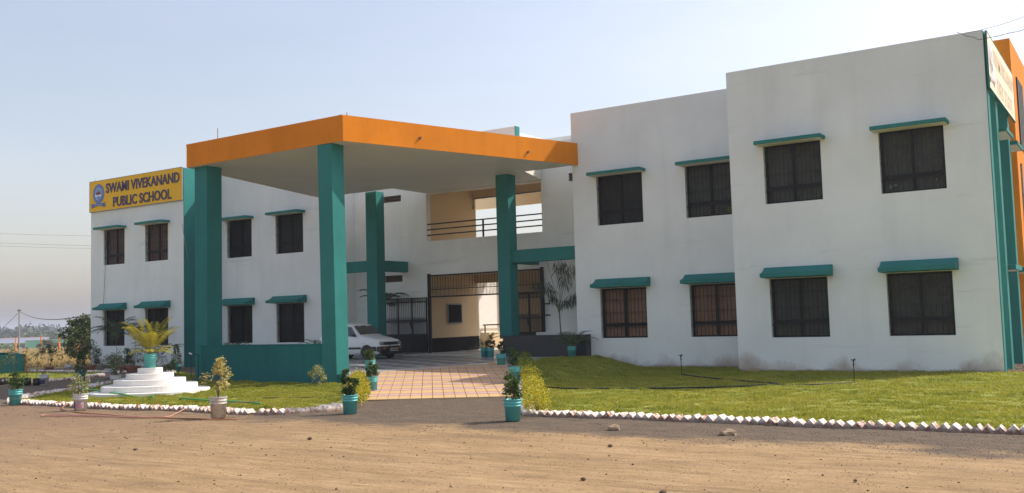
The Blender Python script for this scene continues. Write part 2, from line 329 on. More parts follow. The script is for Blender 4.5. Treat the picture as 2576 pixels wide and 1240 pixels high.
def groundmat():
    m,nt,b=newmat('dirt_and_gravel'); p=pos(nt); sep=node(nt,'ShaderNodeSeparateXYZ'); nt.links.new(p,sep.inputs[0]); x,y,z=sep.outputs
    n1=noise(nt,.55,6,.62,stretch=(.8,1.6,1)); n2=noise(nt,3.2,6,.65,stretch=(.7,1.8,1)); n3=noise(nt,26,4,.6)
    dirt=ramp(nt,n1,[(.32,(.25,.165,.085)),(.5,(.37,.245,.125)),(.68,(.45,.31,.165))])
    dirt=mixc(nt,.45,dirt,ramp(nt,n2,[(.3,(.20,.13,.07)),(.55,(.38,.255,.13)),(.75,(.50,.355,.20))]))
    tr=noise(nt,1.1,7,.7,stretch=(.28,2.6,1)); dirt=mixc(nt,math_(nt,'MULTIPLY',ramp(nt,tr,[(.52,(0,0,0)),(.66,(1,1,1))]),.42),dirt,(.19,.125,.075))
    dirt=mixc(nt,math_(nt,'MULTIPLY',ramp(nt,n3,[(.35,(1,1,1)),(.5,(0,0,0))]),.3),dirt,(.14,.10,.07))
    tr2=noise(nt,1.0,8,.75,stretch=(.35,7.,1)); dirt=mixc(nt,math_(nt,'MULTIPLY',ramp(nt,tr2,[(.50,(0,0,0)),(.62,(1,1,1))]),.34),dirt,(.17,.11,.065))
    tr3=noise(nt,1.3,7,.7,stretch=(.5,5.,1)); dirt=mixc(nt,math_(nt,'MULTIPLY',ramp(nt,tr3,[(.55,(0,0,0)),(.70,(1,1,1))]),.45),dirt,(.56,.41,.25))
    sp1=noise(nt,90,3,.75); dirt=mixc(nt,math_(nt,'MULTIPLY',ramp(nt,sp1,[(.58,(0,0,0)),(.66,(1,1,1))]),.5),dirt,(.13,.09,.055))
    # left: browner, packed earth
    lf=math_(nt,'MULTIPLY',math_(nt,'SUBTRACT',-8.5,x),.11,clamp=True)
    dirt=mixc(nt,math_(nt,'MULTIPLY',lf,.80),dirt,mixc(nt,n2,(.13,.085,.058),(.27,.185,.125)))
    # dark gravel
    g3=noise(nt,55,3,.7); g4=noise(nt,140,2,.6)
    grav=ramp(nt,g3,[(.3,(.042,.034,.027)),(.5,(.10,.078,.058)),(.66,(.17,.135,.10)),(.76,(.42,.38,.32))])
    grav=mixc(nt,.35,grav,ramp(nt,g4,[(.35,(.05,.039,.030)),(.7,(.22,.175,.13))]))
    grav=mixc(nt,math_(nt,'MULTIPLY',ramp(nt,n2,[(.42,(0,0,0)),(.66,(1,1,1))]),.55),grav,(.20,.135,.088))
    thr=math_(nt,'ADD',11.15,math_(nt,'MULTIPLY',math_(nt,'SUBTRACT',noise(nt,.8,6,.65,stretch=(.6,1.3,1)),.5),3.0))
    gm=math_(nt,'MULTIPLY',math_(nt,'SUBTRACT',y,thr),1.9,clamp=True)
    gl=math_(nt,'ADD',.35,math_(nt,'MULTIPLY',math_(nt,'ADD',x,14.5),.35),clamp=True)
    gm=math_(nt,'MULTIPLY',gm,math_(nt,'MAXIMUM',gl,.25))
    col=mixc(nt,gm,dirt,grav)
    # brown packed drive between the lawns on the left
    dl=math_(nt,'MULTIPLY',math_(nt,'SUBTRACT',-20.0,x),.5,clamp=True); dl=math_(nt,'MULTIPLY',dl,math_(nt,'SUBTRACT',y,10.5),clamp=True)
    col=mixc(nt,math_(nt,'MULTIPLY',dl,.9),col,mixc(nt,n3,(.10,.078,.06),(.19,.15,.115)))
    # dry grass field and green crops further off
    rr=node(nt,'ShaderNodeVectorMath',operation='LENGTH'); nt.links.new(p,rr.inputs[0]); r=rr.outputs['Value']
    fm=math_(nt,'MULTIPLY',math_(nt,'SUBTRACT',math_(nt,'ADD',r,math_(nt,'MULTIPLY',n2,6)),47.5),.4,clamp=True)
    fc=ramp(nt,noise(nt,.09,7,.7,stretch=(1,1,1)),[(.3,(.20,.17,.06)),(.5,(.42,.30,.125)),(.7,(.50,.36,.17))])
    col=mixc(nt,fm,col,fc)
    cm=math_(nt,'MULTIPLY',math_(nt,'SUBTRACT',r,math_(nt,'ADD',200,math_(nt,'MULTIPLY',noise(nt,.02,4),120))),.02,clamp=True)
    col=mixc(nt,cm,col,ramp(nt,noise(nt,.02,5,.6),[(.35,(.10,.14,.035)),(.6,(.16,.19,.05)),(.72,(.3,.24,.1))]))
    nt.links.new(col,b.inputs['Base Color']); b.inputs['Roughness'].default_value=.95; b.inputs['Specular IOR Level'].default_value=.15
    h=math_(nt,'ADD',math_(nt,'ADD',math_(nt,'MULTIPLY',n3,.5),math_(nt,'MULTIPLY',tr2,.9)),math_(nt,'ADD',math_(nt,'MULTIPLY',g3,.35),math_(nt,'MULTIPLY',tr,.8))); bump(nt,b,h,.7,.03)
    return m
me=npmesh('ground',np.stack([X.ravel(),Y.ravel(),Z.ravel()],1),F); me.materials.append(groundmat())
for p_ in me.polygons: pass
me.polygons.foreach_set('use_smooth',np.ones(len(F),bool))
link(me,'ground',kind='structure')
# hazy hills all round the horizon
hv=[];hf=[]; nb=240; prof=[(1700,-14),(1950,-3),(2150,1),(2500,6),(2900,-14)]
for i in range(nb):
    a=2*math.pi*i/nb; k=.55+.45*math.sin(a*5+1)*math.sin(a*11)+.25*math.sin(a*23)
    for j,(d,h) in enumerate(prof): hv.append((d*math.cos(a),d*math.sin(a),-13 if j in(0,4) else h*(.6+.7*k)+4*math.sin(a*37+j)*.5))
for i in range(nb):
    for j in range(4): hf.append((i*5+j,((i+1)%nb)*5+j,((i+1)%nb)*5+j+1,i*5+j+1))
me=npmesh('hills',np.array(hv),np.array(hf)); me.materials.append(paint('hill_scrub',(.10,.11,.055),.95,.2,.01,0)); link(me,'hills',kind='structure')

# ---------------------------------------------------------------- lawns
def inpoly(px,py,poly):
    c=np.zeros(len(px),bool); n=len(poly)
    for i in range(n):
        x1,y1=poly[i];x2,y2=poly[(i+1)%n]
        if y1==y2: continue
        k=((y1>py)!=(y2>py))&(px<(x2-x1)*(py-y1)/(y2-y1)+x1); c^=k
    return c
_lat=rng.random((256,256))
def fbm(x,y,sc_,oct_=3,seed=0):
    x=np.asarray(x,float)*sc_+17.3+seed*31; y=np.asarray(y,float)*sc_+9.1+seed*57; out=0;a=1;tot=0
    for o in range(oct_):
        xi=np.floor(x).astype(int);yi=np.floor(y).astype(int);fx=x-xi;fy=y-yi;fx=fx*fx*(3-2*fx);fy=fy*fy*(3-2*fy)
        g=lambda i,j:_lat[(xi+i)%256,(yi+j)%256]
        out=out+a*((g(0,0)*(1-fx)+g(1,0)*fx)*(1-fy)+(g(0,1)*(1-fx)+g(1,1)*fx)*fy); tot+=a; a*=.55; x=x*2.03+5;y=y*2.03+3
    return out/tot-.5
def lawn_height(x,y): return .03+.018*vnoise(x*1.1,y*1.5,2.)+.065*fbm(x,y*1.5,3.0,3)
def lawnmat():
    m,nt,b=newmat('lawn_turf'); n=noise(nt,3.6,7,.7,stretch=(.7,1.7,1)); n2=noise(nt,22,4,.7,stretch=(.6,1.5,1))
    col=ramp(nt,n,[(.3,(.15,.185,.018)),(.5,(.25,.27,.026)),(.7,(.37,.33,.045))]); col=mixc(nt,math_(nt,'MULTIPLY',ramp(nt,n2,[(.35,(1,1,1)),(.55,(0,0,0))]),.5),col,(.09,.11,.012))
    nt.links.new(col,b.inputs['Base Color']); b.inputs['Roughness'].default_value=.9; bump(nt,b,math_(nt,'ADD',n2,n),.8,.03); return m
LAWN=lawnmat()
def lawn(poly,step,nbl,name_lab):
    xs=[p[0] for p in poly]; ys=[p[1] for p in poly]
    gx=np.arange(min(xs)-step,max(xs)+step,step); gy=np.arange(min(ys)-step,max(ys)+step,step)
    X,Y=np.meshgrid(gx,gy); inn=inpoly(X.ravel(),Y.ravel(),poly).reshape(X.shape)
    Z=gz(X,Y)+np.where(inn,lawn_height(X,Y),-.06); ny,nx=X.shape; idx=np.arange(nx*ny).reshape(ny,nx)
    F=np.stack([idx[:-1,:-1],idx[:-1,1:],idx[1:,1:],idx[1:,:-1]],-1).reshape(-1,4)
    keep=inn.ravel()[F].any(1); F=F[keep]; used=np.unique(F); mp=-np.ones(nx*ny,int); mp[used]=np.arange(len(used))
    V=np.stack([X.ravel(),Y.ravel(),Z.ravel()],1)[used]
    me=npmesh('lawn',V,mp[F]); me.materials.append(LAWN); me.polygons.foreach_set('use_smooth',np.ones(len(F),bool)); link(me,'lawn',kind='structure')
    # blades
    n=int(nbl*1.0); P=[]; tot=0
    while tot<n:
        q=np.stack([rng.uniform(min(xs),max(xs),n),rng.uniform(min(ys),max(ys),n)],1); k=inpoly(q[:,0],q[:,1],poly)
        q=q[k]; d=np.hypot(q[:,0],q[:,1]); q=q[rng.random(len(q))<np.clip((16/d)**1.6,0,1)]
        P.append(q); tot+=len(q)
    P=np.concatenate(P)[:n]; z=gz(P[:,0],P[:,1])+lawn_height(P[:,0],P[:,1])-.005
    h=(.018+.034*rng.random(n))*(1+1.0*vnoise(P[:,0]*2.3,P[:,1]*4.1,6.)+2.2*fbm(P[:,0],P[:,1]*1.4,4.5,2,1)); h=np.clip(h*.75,.008,.08)
    lean=rng.normal(size=(n,2))*.5*h[:,None]; ang=rng.random(n)*math.pi; wd=(.006+.008*rng.random(n))
    d=np.stack([np.cos(ang)*wd,np.sin(ang)*wd],1)
    V=np.zeros((n,3,3)); V[:,0,:2]=P-d; V[:,1,:2]=P+d; V[:,2,:2]=P+lean; V[:,:2,2]=z[:,None]; V[:,2,2]=z+h
    pn=.5+.9*fbm(P[:,0],P[:,1]*1.4,.7,3,2)+.9*fbm(P[:,0],P[:,1]*1.6,5.,2,3); t=np.clip(.65*pn+.25*rng.random(n)+.12*rng.normal(size=n),0,1)
    me=npmesh('lawn_grass',V.reshape(-1,3),np.arange(n*3).reshape(n,3),np.repeat(t,3)); me.materials.append(L_GRASS)
    o=link(me,'lawn_grass'); tag(o,name_lab,'grass',kind='stuff')
LR=[(-8.35,13.38),(-6.5,13.38),(-3,13.34),(0,13.36),(4,13.4),(8.5,13.4),(8.5,24.0),(-2.4,24.25),(-8.85,24.3),(-8.95,25.6),(-12.7,25.7),(-13.2,26.0),(-14.0,25.98),(-14.25,25.6),(-15.0,24.9),(-15.3,23.6),(-14.6,22.4),(-12.6,19.3),(-10.6,16.2)]
LL=[(-20.8,12.08),(-17.4,11.95),(-15.0,12.1),(-13.2,12.0),(-12.7,12.55),(-12.6,13.2),(-13.6,14.5),(-14.4,15.6),(-16.2,17.4),(-17.0,18.2),(-23.3,18.35),(-25.2,20.4),(-27.9,21.8),(-27.3,21.3),(-26.0,18.6),(-23.9,16.2),(-22.6,13.9),(-21.8,12.7)]
LB=[(-44,15.0),(-36,15.2),(-30.1,16.95),(-28.5,17.4),(-28.75,18.3),(-30.6,21.3),(-36.3,21.2),(-44,21.0)]
lawn(LR,.10,420000,'sunlit green lawn of short tufted grass right of the tiled path')
lawn(LL,.10,170000,'small green lawn around the white stepped pedestal')
lawn(LB,.3,30000,'far left strip of lawn beyond the dirt drive')

# ---------------------------------------------------------------- pebbles and gravel
def stones_mesh(P,S,tnt=None):
    n=len(P); base=np.array([(1,0,0),(0,1,0),(-1,0,0),(0,-1,0),(0,0,.75),(0,0,-.6)],float)
    V=base[None]*S[:,None,None]*(.7+.6*rng.random((n,6,1)))
    a=rng.random(n)*6.28; c,s=np.cos(a),np.sin(a); x=V[...,0]*c[:,None]-V[...,1]*s[:,None]; y=V[...,0]*s[:,None]+V[...,1]*c[:,None]; V[...,0]=x;V[...,1]=y
    V+=P[:,None,:]; f=np.array([(0,1,4),(1,2,4),(2,3,4),(3,0,4),(1,0,5),(2,1,5),(3,2,5),(0,3,5)])
    F=(f[None]+6*np.arange(n)[:,None,None]).reshape(-1,3); return V.reshape(-1,3),F
def scatter(n,x0,x1,y0,y1,s0,s1,pw=3):
    P=np.stack([rng.uniform(x0,x1,n),rng.uniform(y0,y1,n)],1); S=s0+(s1-s0)*rng.random(n)**pw
    z=gz(P[:,0],P[:,1])-.012+.012*vnoise(P[:,0],P[:,1],1.)+.2*S
    return np.column_stack([P,z]),S
P1,S1=scatter(24000,-15,4,11.0,13.3,.003,.012,5); P2,S2=scatter(9000,-12.5,-8.3,12,15.6,.003,.011,5); 
on_path=((P2[:,0]+13.16)*.789+(P2[:,1]-14.7)*.615)
V,F=stones_mesh(np.concatenate([P1,P2]),np.concatenate([S1,S2])); me=npmesh('gravel',V,F)
gm=paint('gravel_stone',(.27,.215,.165),.8,.7,90,.0); me.materials.append(gm); tag(link(me,'gravel'),'dark gravel strip lying along the brick edging and path mouth','gravel',kind='stuff')
P1,S1=scatter(3600,-22,3,4.5,11.6,.003,.017,6); V,F=stones_mesh(P1,S1); me=npmesh('pebbles',V,F)
me.materials.append(paint('pebble_stone',(.15,.10,.07),.85,.5,30,0)); tag(link(me,'pebbles'),'small brown clods and pebbles scattered on the dirt yard','pebbles',kind='stuff')
P1,S1=scatter(42000,-24,3.5,4.5,12.2,.002,.008,3); V,F=stones_mesh(P1,S1); me=npmesh('grit',V,F); me.materials.append(paint('grit_stone',(.30,.21,.13),.85,.75,120,0)); tag(link(me,'grit'),'fine grit strewn over the tan dirt yard','grit',kind='stuff')
def rock(x,y,s,lab,m):
    bm=bmesh.new(); bmesh.ops.create_icosphere(bm,subdivisions=2,radius=s)
    for v in bm.verts: v.co*=1+.25*math.sin(v.co.x*40/s*.05+v.co.y*37)+random.uniform(-.12,.12); v.co.z*=.55
    me=bpy.data.meshes.new('rock'); bm.to_mesh(me); bm.free(); me.materials.append(m); o=link(me,'rock',loc=(x,y,float(gz(x,y))+s*.15)); tag(o,lab,'rock')
clod=paint('earth_clod',(.13,.085,.055),.9,.3,20,.4); tan=paint('tan_stone',(.36,.26,.17),.9,.2,12,.4)

# ---------------------------------------------------------------- tiled path
path=empty('tiled_path',(float(A0[0]),float(A0[1]),0)); tag(path,kind='structure')
def tilemat():
    m,nt,b=newmat('striped_paving_tile'); uv=node(nt,'ShaderNodeUVMap'); sep=node(nt,'ShaderNodeSeparateXYZ'); nt.links.new(uv.outputs[0],sep.inputs[0])
    v=math_(nt,'ADD',sep.outputs[1],math_(nt,'MULTIPLY',math_(nt,'SUBTRACT',noise(nt,9,3,.6,stretch=(1,1,1)),.5),.035))
    W=(.60,.53,.52);K=(.46,.17,.14);Yc=(.60,.41,.19);Yb=(.62,.42,.19)
    col=ramp(nt,v,[(0,W),(.06,W),(.08,K),(.20,K),(.225,Yc),(.5,Yb),(.775,Yc),(.80,K),(.92,K),(.94,W)])
    col=mixc(nt,math_(nt,'MULTIPLY',ramp(nt,noise(nt,5,6,.7,stretch=(.6,2.4,1)),[(.5,(0,0,0)),(.7,(1,1,1))]),.25),col,(.30,.19,.11))
    oi=node(nt,'ShaderNodeObjectInfo'); col=mixc(nt,math_(nt,'MULTIPLY',oi.outputs['Random'],.14),col,(.33,.22,.13))
    nt.links.new(col,b.inputs['Base Color']); b.inputs['Roughness'].default_value=.6; bump(nt,b,noise(nt,60,3),.15,.01); return m
TILE=tilemat()
NC=15; TW=.2275
def pathz(s): return .0375*s+.012
bedp=[A0-U_*.02-WF*.02,A0+WF*(NC*TW+.02)-U_*.02,A0+WF*(NC*TW+.02)+U_*7.6,A0-WF*.02+U_*6.3]
mb=MB(); mb.prism([tuple(p-A0) for p in bedp],lambda x,y:-.10+.0375*(x*U_[0]+y*U_[1]),lambda x,y:.0375*(x*U_[0]+y*U_[1])-.004); mb.build('joint_bed',MORT,path)
PORCH=[(-23.05,18.56),(-17.22,18.42),(-17.0,19.3),(-16.55,20.2),(-15.9,21.3),(-15.15,22.6),(-14.75,23.9),(-14.45,24.8),(-14.2,25.3),(-14.2,26.03),(-14.64,26.03),(-14.64,28.5),(-25.38,28.5),(-25.38,26.42),(-24.2,24.0),(-23.05,20.5)]
mt={}
for j in range(9):
    s0,s1=(0,.74) if j==0 else (.74+(j-1)*.98,.74+j*.98)
    for i in range(NC):
        c=A0+WF*(i+.5)*TW+U_*(s0+s1)/2
        cs=[A0+WF*(i+a)*TW+U_*(s0 if b==0 else s1) for a,b in((0,0),(1,0),(1,1),(0,1))]
        if sum(bool(inpoly(np.array([q[0]]),np.array([q[1]]),PORCH)[0]) for q in cs)>=3: continue
        if s0>6.9 and i>13: continue
        key=j==0
        if key not in mt:
            L=(s1-s0)/2-.004; Wd=TW/2-.0055; mb=MB(); z=lambda s:.0375*s
            q=[(WF*a*Wd+U_*b*L,b*L) for a,b in((-1,-1),(1,-1),(1,1),(-1,1))]
            T=[(p[0],p[1],z(s)+.012) for p,s in q]; Bt=[(p[0],p[1],z(s)-.03) for p,s in q]
            v0=.25 if key else 0
            mb.quad(*T,uv=[(0,v0),(1,v0),(1,1),(0,1)])
            for a in range(4): b=(a+1)%4; va=v0 if a in(0,1) else 1; vb=v0 if b in(0,1) else 1; mb.quad(Bt[a],Bt[b],T[b],T[a],uv=[(0,va),(1,vb),(1,vb),(0,va)])
            mt[key]=mb.mesh('tile'); mt[key].materials.append(TILE)
        o=link(mt[key],'tile',path,loc=(c[0]-A0[0],c[1]-A0[1],.0375*(s0+s1)/2+random.uniform(-.0015,.0015)))
# ---------------------------------------------------------------- porch floor
def pz(x,y): return .262+.0105*(y-19)
porch=empty('porch_floor',(-20,22,0)); tag(porch,kind='structure')
off=lambda P:[(p[0]+20,p[1]-22) for p in P]
mb=MB(); mb.prism(off(PORCH),-.15,lambda x,y:pz(x-20,y+22)); mb.build('slab',TILEL,porch)
# dark grey lattice bands laid diagonally on the pale floor
ip=[(-23.0,18.75),(-17.7,18.75),(-17.4,19.7),(-16.2,22.0),(-15.6,24.0),(-15.5,25.3),(-17.3,25.4),(-21.0,27.0),(-25.0,27.0),(-24.0,24.2),(-23.0,20.9)]
k=0
def clipseg(p,d,poly):
    ts=np.linspace(-9,9,361); q=p[None]+d[None]*ts[:,None]; k=inpoly(q[:,0],q[:,1],poly)
    if not k.any(): return None
    return ts[k].min(),ts[k].max()
for fam,(ang,dz) in enumerate(((R(28),.004),(R(-28),.008))):
    d=np.array([math.cos(ang),math.sin(ang)]); n=np.array([-d[1],d[0]])
    for i in range(-9,10):
        p=np.array([-20.,22.5])+n*i*.78; r=clipseg(p,d,ip)
        if r is None or r[1]-r[0]<.4: continue
        a=p+d*r[0]; b=p+d*r[1]; wv=n*.125
        P=[a-wv,b-wv,b+wv,a+wv]; m_=MB(); m_.prism(off([tuple(q) for q in P]),lambda x,y:pz(x-20,y+22)-.004,lambda x,y,dz=dz:pz(x-20,y+22)+dz); m_.build('tile_band',TILED,porch)
# pale margin strip of the porch is the slab itself; front plinth face is painted teal
# entrance step
mb=MB(); mb.prism(off([(-22.0,26.6),(-17.2,26.6),(-17.2,28.0),(-22.0,28.0)]),.2,.375); mb.build('step',GREYF,porch,bevel=.01)
mb=MB(); mb.box(-2.1,5.3,6.02,10.,.0,.372); mb.build('passage_floor',GREYF,porch)

# ---------------------------------------------------------------- school building
bld=empty('school_building',(-20,26,0),label='two storey white school building with teal sunshades and an orange edged entrance canopy',cat='building')
OX,OY=-20,26
class BB(MB):
    def build(s,name,mat,parent=None,**k):
        if parent is None or parent is bld: s.v=[(x-OX,y-OY,z) for x,y,z in s.v]; return MB.build(s,name,mat,bld,**k)
        return MB.build(s,name,mat,parent,**k)
def wall_y(y,x0,x1,z0,z1,holes,th,mat,name='wall',label=None,topz=None):
    """wall facing -Y with rectangular openings, real thickness and reveals"""
    xs=sorted({x0,x1,*[h[0] for h in holes],*[h[1] for h in holes]}); zs=sorted({z0,z1,*[h[2] for h in holes],*[h[3] for h in holes]})
    m=BB(); isopen=lambda a,b:any(h[0]-1e-6<=a and b[0]<=h[1]+1e-6 and h[2]-1e-6<=b[1] and b[2]<=h[3]+1e-6 for h in holes)
    def op(i,j):
        if i<0 or j<0 or i>=len(xs)-1 or j>=len(zs)-1: return True
        cx=(xs[i]+xs[i+1])/2; cz=(zs[j]+zs[j+1])/2
        return any(h[0]<cx<h[1] and h[2]<cz<h[3] for h in holes)
    for i in range(len(xs)-1):
        for j in range(len(zs)-1):
            if op(i,j): continue
            a,b,c,d=xs[i],xs[i+1],zs[j],zs[j+1]
            m.quad((a,y,c),(b,y,c),(b,y,d),(a,y,d)); m.quad((b,y+th,c),(a,y+th,c),(a,y+th,d),(b,y+th,d))
            if op(i-1,j): m.quad((a,y+th,c),(a,y,c),(a,y,d),(a,y+th,d))
            if op(i+1,j): m.quad((b,y,c),(b,y+th,c),(b,y+th,d),(b,y,d))
            if op(i,j-1): m.quad((a,y+th,c),(b,y+th,c),(b,y,c),(a,y,c))
            if op(i,j+1): m.quad((a,y,d),(b,y,d),(b,y+th,d),(a,y+th,d))
    return m.build(name,mat,label=label)
ZU=(4.276,5.796); ZL=(.867,2.358)
W_={'B':(-5.16,-3.70),'A':(-8.01,-6.55),'C':(-13.80,-12.27),'D':(-10.91,-9.42),'E':(-36.94,-35.51),'F':(-34.16,-32.70),'G':(-30.85,-29.40),'H':(-28.06,-26.58)}
def holes(*n): return [(W_[k][0],W_[k][1],*z) for k in n for z in (ZU,ZL)]
TH=.26
wall_y(24.33,-8.913,-2.745,-.25,7.855,holes('A','B'),TH,WHITE)
wall_y(26.05,-14.62,-8.80,-.25,7.85,holes('C','D'),TH,WHITE)
wall_y(25.00,-37.84,-31.745,-.25,7.905,holes('E','F'),TH,WHITE)
wall_y(26.40,-31.735,-25.42,-.25,7.66,holes('G','H'),TH,WHITE)
wall_y(28.00,-25.43,-14.63,-.2,7.45,[(-21.90,-16.95,.376,3.20),(-21.9,-16.95,4.44,6.18),(-24.05,-23.09,6.03,6.27),(-24.05,-23.09,3.02,3.27),(-15.86,-15.66,6.05,6.32),(-15.72,-15.5,3.1,3.36)],.24,WHITE)
def body(x0,x1,y0,y1,z1,mat=WHITE,z0=-.25,name='wing_body'): m=BB(); m.box(x0,x1,y0,y1,z0,z1); return m.build(name,mat)
body(-8.91,-3.6,24.594,36,7.2); body(-14.61,-8.93,26.314,36,7.2); body(-37.835,-31.76,25.264,36,7.3); body(-31.72,-25.425,26.664,31.4,7.0)
body(-25.415,-22.16,28.245,31.1,7.0); body(-16.70,-14.635,28.245,34.2,7.0)
# side parapets / returns
for a in ((-8.913,-8.66,24.593,36.,7.203,7.85),(-3.86,-3.602,24.593,36.,7.203,7.85),(-14.62,-14.37,26.313,36,7.203,7.846),(-32.0,-31.76,25.263,36,7.303,7.9)):
    m=BB(); m.box(*a); m.build('parapet',WHITE)
m=BB(); m.box(-31.744,-31.722,25.004,26.396,-.2,7.90); m.build('side_wall',TEAL,label='teal painted return wall beside the sign wall')
# curtains & windows
def sunshade_flat(x0,x1,y,par):
    m=BB(); m.box(x0-.10,x1+.13,y-.45,y-.003,5.865-.095,5.865); s=m.build('sunshade',TEAL,par,bevel=.012)
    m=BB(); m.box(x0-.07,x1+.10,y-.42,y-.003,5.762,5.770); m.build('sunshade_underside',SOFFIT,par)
def sunshade_curved(x0,x1,y,par):
    m=BB(); n=8; pts=[]
    for i in range(n+1):
        t=i/n; pts.append((-.12-(.36)*t, 2.645-.155*(1-(1-t)**2.2)))
    pr=[(-.003,2.645)]+pts+[(pts[-1][0],2.385),(-.003,2.372)]
    a,b=x0-.08,x1+.15; k=len(m.v)
    for X in(a,b):
        for (dy,z) in pr: m.v.append((X,y+dy,z))
    N=len(pr)
    for i in range(N):
        j=(i+1)%N; m.f.append((k+i,k+j,k+N+j,k+N+i)); m.uv.append(None)
    m.f.append(tuple(range(k,k+N))[::-1]); m.f.append(tuple(range(k+N,k+2*N))); m.uv+=[None]*2
    m.build('sunshade',TEAL,par)
def window(k,up_,y,cm,lab=None,paper=None):
    x0,x1=W_[k]; z0,z1=ZU if up_ else ZL; yf=y+.135
    wn=empty('window',(0,0,0)); wn.parent=bld; wn.location=(-OX,-OY,0)
    if lab: wn['label']=lab
    w=x1-x0; zt=z0+.40; xm=(x0+x1)/2+.0
    fr=MB(); t=.055
    fr.box(x0+.004,x0+t,yf,yf+.05,z0+.004,z1-.004); fr.box(x1-t,x1-.004,yf,yf+.05,z0+.004,z1-.004)
    fr.box(x0+t,x1-t,yf,yf+.05,z0+.004,z0+t*.8); fr.box(x0+t,x1-t,yf,yf+.05,z1-t,z1-.004); fr.build('frame',BLACK,wn)
    fr=MB(); fr.box(x0+t,x1-t,yf-.006,yf+.044,zt-.045,zt+.045); fr.build('transom_bar',BLACK,wn)
    fr=MB(); fr.box(xm-.03,xm+.03,yf-.002,yf+.046,zt+.036,z1-t); fr.box(xm-.03,xm+.03,yf-.002,yf+.046,z0+t*.8,zt-.036); fr.build('mullion',BLACK,wn)
    for (a,b) in((x0+t,xm-.03),(xm+.03,x1-t)):
        for (c,d) in((z0+t*.8,zt-.036),(zt+.036,z1-t)):
            g=MB(); g.box(a+.001,b-.001,yf+.02,yf+.026,c+.001,d-.001); g.build('pane',GLASS,wn)
    # curtain: pleated sheet; in the dark material it paints an unlit room
    c=MB(); n=40
    for i in range(n):
        xa=x0+.01+(w-.02)*i/n; xb=x0+.01+(w-.02)*(i+1)/n; f=lambda x:yf+.085+.006*math.sin((x-x0)*33+1.3*math.sin(x*7))
        c.quad((xa,f(xa),z0+.003),(xb,f(xb),z0+.003),(xb,f(xb),z1-.003),(xa,f(xa),z1-.003))
    c.build('curtain_or_room_dark',cm,wn,smooth=True)
    g=MB(); n=13; yg=y+.05
    for i in range(n):
        x=x0+.05+(w-.1)*i/(n-1)+random.uniform(-.006,.006); g.box(x-.006,x+.006,yg-.006,yg+.006,z0+.002,z1-.002)
    for zz in (z0+.30,z0+.34,z0+.72,z0+.76,z0+1.12,z0+1.16):
        g.box(x0+.002,x1-.002,yg-.0045,yg+.0045,zz-.005,zz+.005)
    tag(g.build('grille',BLACK,wn),kind='stuff')
    if paper:
        for (px,pz_,pw,ph,pm) in paper: g=MB(); g.box(px,px+pw,yf+.027,yf+.030,pz_,pz_+ph); g.build('paper',pm,wn)
    if up_: sunshade_flat(x0,x1,y,wn)
    else: sunshade_curved(x0,x1,y,wn)
paperm=plain('paper_scrap',(.5,.48,.44),.8); paperg=plain('green_paper',(.25,.30,.06),.8)
for k,y,cu,cl in (('A',24.33,CURT_G,CURT_G),('B',24.33,CURT_G,CURT_G),('C',26.05,ROOM_DARK,CURT_O),('D',26.05,CURT_G,CURT_O),('E',25.,CURT_B,ROOM_DARK),('F',25.,CURT_B,ROOM_DARK),('G',26.4,ROOM_DARK,ROOM_DARK),('H',26.4,ROOM_DARK,ROOM_DARK)):
    window(k,True,y,cu,'upper window with brown curtains' if cu is CURT_B else None,paper=[(-9.75,4.35,.16,.16,paperg)] if k=='D' else ([(-5.0,4.40,.05,.10,paperm),(-4.9,4.45,.08,.05,paperm),(-3.95,4.5,.02,.06,paperm)] if k=='B' else None))
    window(k,False,y,cl,'ground floor window with orange brown curtains' if cl is CURT_O else None)
# vents: dark louvred recesses
for (a,b,c,d) in ((-24.05,-23.09,6.03,6.27),(-24.05,-23.09,3.02,3.27),(-15.86,-15.66,6.05,6.32),(-15.72,-15.5,3.1,3.36)):
    m=BB()
    for i in range(3): z=c+(d-c)*(i+.5)/3; m.box(a+.002,b-.002,28.05,28.13,z-.02,z+.012)
    m.box(a+.002,b-.002,28.2,28.225,c+.002,d-.002); m.build('vent_louvre',MORT)
# canopy
CAN=[(-23.19,18.40),(-16.98,18.30),(-14.42,26.04),(-16.35,26.045),(-16.9,27.99),(-21.9,27.99),(-21.9,26.1),(-25.41,26.1)]
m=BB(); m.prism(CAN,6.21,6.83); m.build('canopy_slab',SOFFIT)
def strip(a,b,z0,z1,t,mat,name,ext=0.0,label=None):
    a=Vector(a);b=Vector(b);d=(b-a).normalized();n=Vector((d.y,-d.x)); a=a-d*ext; b=b+d*ext
    m=BB(); m.prism([tuple(a+n*.002),tuple(a+n*t),tuple(b+n*t),tuple(b+n*.002)][::-1],z0,z1); return m.build(name,mat,label=label)
strip(CAN[0],CAN[1],6.206,6.885,.02,ORANGE,'fascia',.0)
strip(CAN[1],CAN[2],6.206,6.885,.02,ORANGE,'fascia',.0)
strip(CAN[7],CAN[0],6.206,6.885,.02,ORANGE,'fascia',.0)
m=BB(); m.prism([(CAN[0][0]-.02,CAN[0][1]-.02),(CAN[1][0]+.022,CAN[1][1]-.02),(CAN[1][0]+.13,CAN[1][1]+.4),(-14.43,26.03),(-25.40,26.09)],6.832,6.882); m.build('canopy_top',ORANGE)
# small rain spouts in the sunlit fascia
fd=Vector((2.56,7.74)).normalized(); fn=Vector((fd.y,-fd.x))
for t,z in((2.35,6.50),(6.15,6.44)):
    p=Vector(CAN[1])+fd*t+fn*.02; m=BB(); m.tube([(p.x,p.y,z),(p.x+fn.x*.05,p.y+fn.y*.05,z-.005)],.035,10); m.build('rain_spout',MORT)
